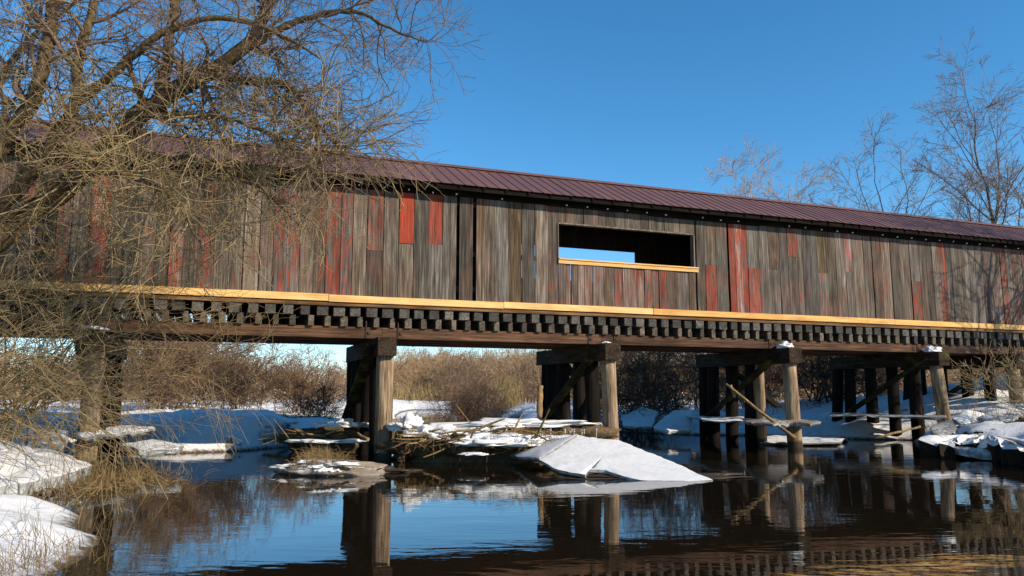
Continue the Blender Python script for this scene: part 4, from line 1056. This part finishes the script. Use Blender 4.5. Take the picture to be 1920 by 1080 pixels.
lump('debris_mound', at(905, 843, 18.2), (1.9, 0.8, 0.50), 'driftdirt', 'dark mound of mud and drift under the raised shelf', 'debris', None, 201, 0.6, 4, False)
lump('debris_mound', at(800, 840, 18.2), (0.9, 0.6, 0.36), 'driftdirt', 'dark drift mound right of the second bent pile', 'debris', None, 202, 0.6, 4, False)
lump('debris_mound', at(1050, 826, 19.4), (1.1, 0.7, 0.5), 'driftdirt', 'dark drift mound against the third bent', 'debris', None, 203, 0.6, 4, False)
lump('debris_mound', at(610, 826, 20.2), (1.0, 0.6, 0.32), 'driftdirt', 'dark drift mound left of the second bent', 'debris', None, 204, 0.6, 4, False)
rs = random.Random(4)
grass('drift_grass', [tuple(at(x, y, 17.2 + 0.3 * math.sin(x))) for x in range(755, 1090, 14) for y in (826, 838)], (0.12, 0.36, False), 9, 'drygrass', 'dead grass and twigs matted on the drift jam', 0.14, 1.6, 0.007, 9, 'grass', -1.2)
dg = []
for k in range(95):
    x = rs.uniform(745, 1100); y = rs.uniform(806, 842)
    a = np.array(at(x, y, rs.uniform(16.7, 17.8))); d = np.array((rs.gauss(0, 1), rs.gauss(0, 0.5), rs.gauss(0.05, 0.28))); d = d / np.linalg.norm(d) * rs.uniform(0.2, 0.8)
    dg.append(np.array([a, a + d * 0.5 + np.array((0, 0, rs.uniform(-.03, .05))), a + d]))
for k in range(60):
    x = rs.gauss(600, 40); y = rs.uniform(808, 828)
    a = np.array(at(x, y, rs.uniform(19, 21))); d = np.array((rs.gauss(0, 1), rs.gauss(0, 0.5), rs.gauss(0.05, 0.2))); d = d / np.linalg.norm(d) * rs.uniform(0.2, 0.7)
    dg.append(np.array([a, a + d * 0.5, a + d]))
dg = np.array(dg)
o = link('drift_sticks', tubes_mesh('drift_sticks', [(dg, np.random.default_rng(3).uniform(0.008, 0.028, (len(dg), 1)) * np.array([[1, 0.9, 0.5]]), 4)]), None, M['stick'])
tag(o, 'tangle of small drift sticks around the second and third bents', 'sticks', kind='stuff')
# snow on the driftwood
SD = 'snow lying on the driftwood'
for k, (px, py, Y, s, lab) in enumerate((
    (765, 803, 17.9, (0.36, 0.28, 0.22), 'lumpy snow right beside the second bent pile'), (808, 813, 17.6, (0.55, 0.30, 0.17), 'snow on the log middle right of the second bent'), (862, 820, 17.4, (0.55, 0.3, 0.13), 'snow on the right end of the snowy log'),
    (930, 832, 17.1, (1.0, 0.42, 0.16), 'smooth snow on top of the thick mossy log'), (1010, 828, 17.5, (0.85, 0.4, 0.14), 'snow drift between the mossy log and the tilted slab'), (640, 798, 19.4, (0.55, 0.3, 0.13), 'snow on the branches left of the second bent'),
    (610, 828, 18.9, (0.8, 0.3, 0.06), 'flat snow at the water left of the second bent'), (888, 852, 16.4, (0.26, 0.2, 0.03), 'small floating snow plate by the mossy log'), (960, 797, 18.8, (1.3, 0.6, 0.13), 'snow heaped on the raised shelf above the jam'))):
    lump('driftwood_snow', at(px, py, Y), s, 'snow' if k not in (5, 1) else 'dirtysnow', lab, 'snow', SD, 90 + k, 0.7, 5)
lump('log_end', at(858, 836, 17.05), (0.22, 0.16, 0.26), 'log', 'mossy rotten stump end facing the viewer beside the mossy log', 'stump', None, 99, 0.5, 3, False)
# icicles under the shelf
ig = []
for k in range(46):
    x = rs.uniform(870, 1120); y0 = 806 + rs.uniform(-3, 3); Y = rs.uniform(17.2, 19.2)
    a = np.array(at(x, y0, Y)); L = rs.uniform(0.08, 0.3); ig.append(np.array([a, a + (0, 0, -L * 0.5), a + (0, 0, -L)]))
ig = np.array(ig)
o = link('icicles', tubes_mesh('icicles', [(ig, np.array([[0.03, 0.018, 0.003]]) * np.ones((len(ig), 1)), 5)]), None, M['ice'])
tag(o, 'fringe of icicles under the raised ice shelf by the third bent', 'icicles', kind='stuff')
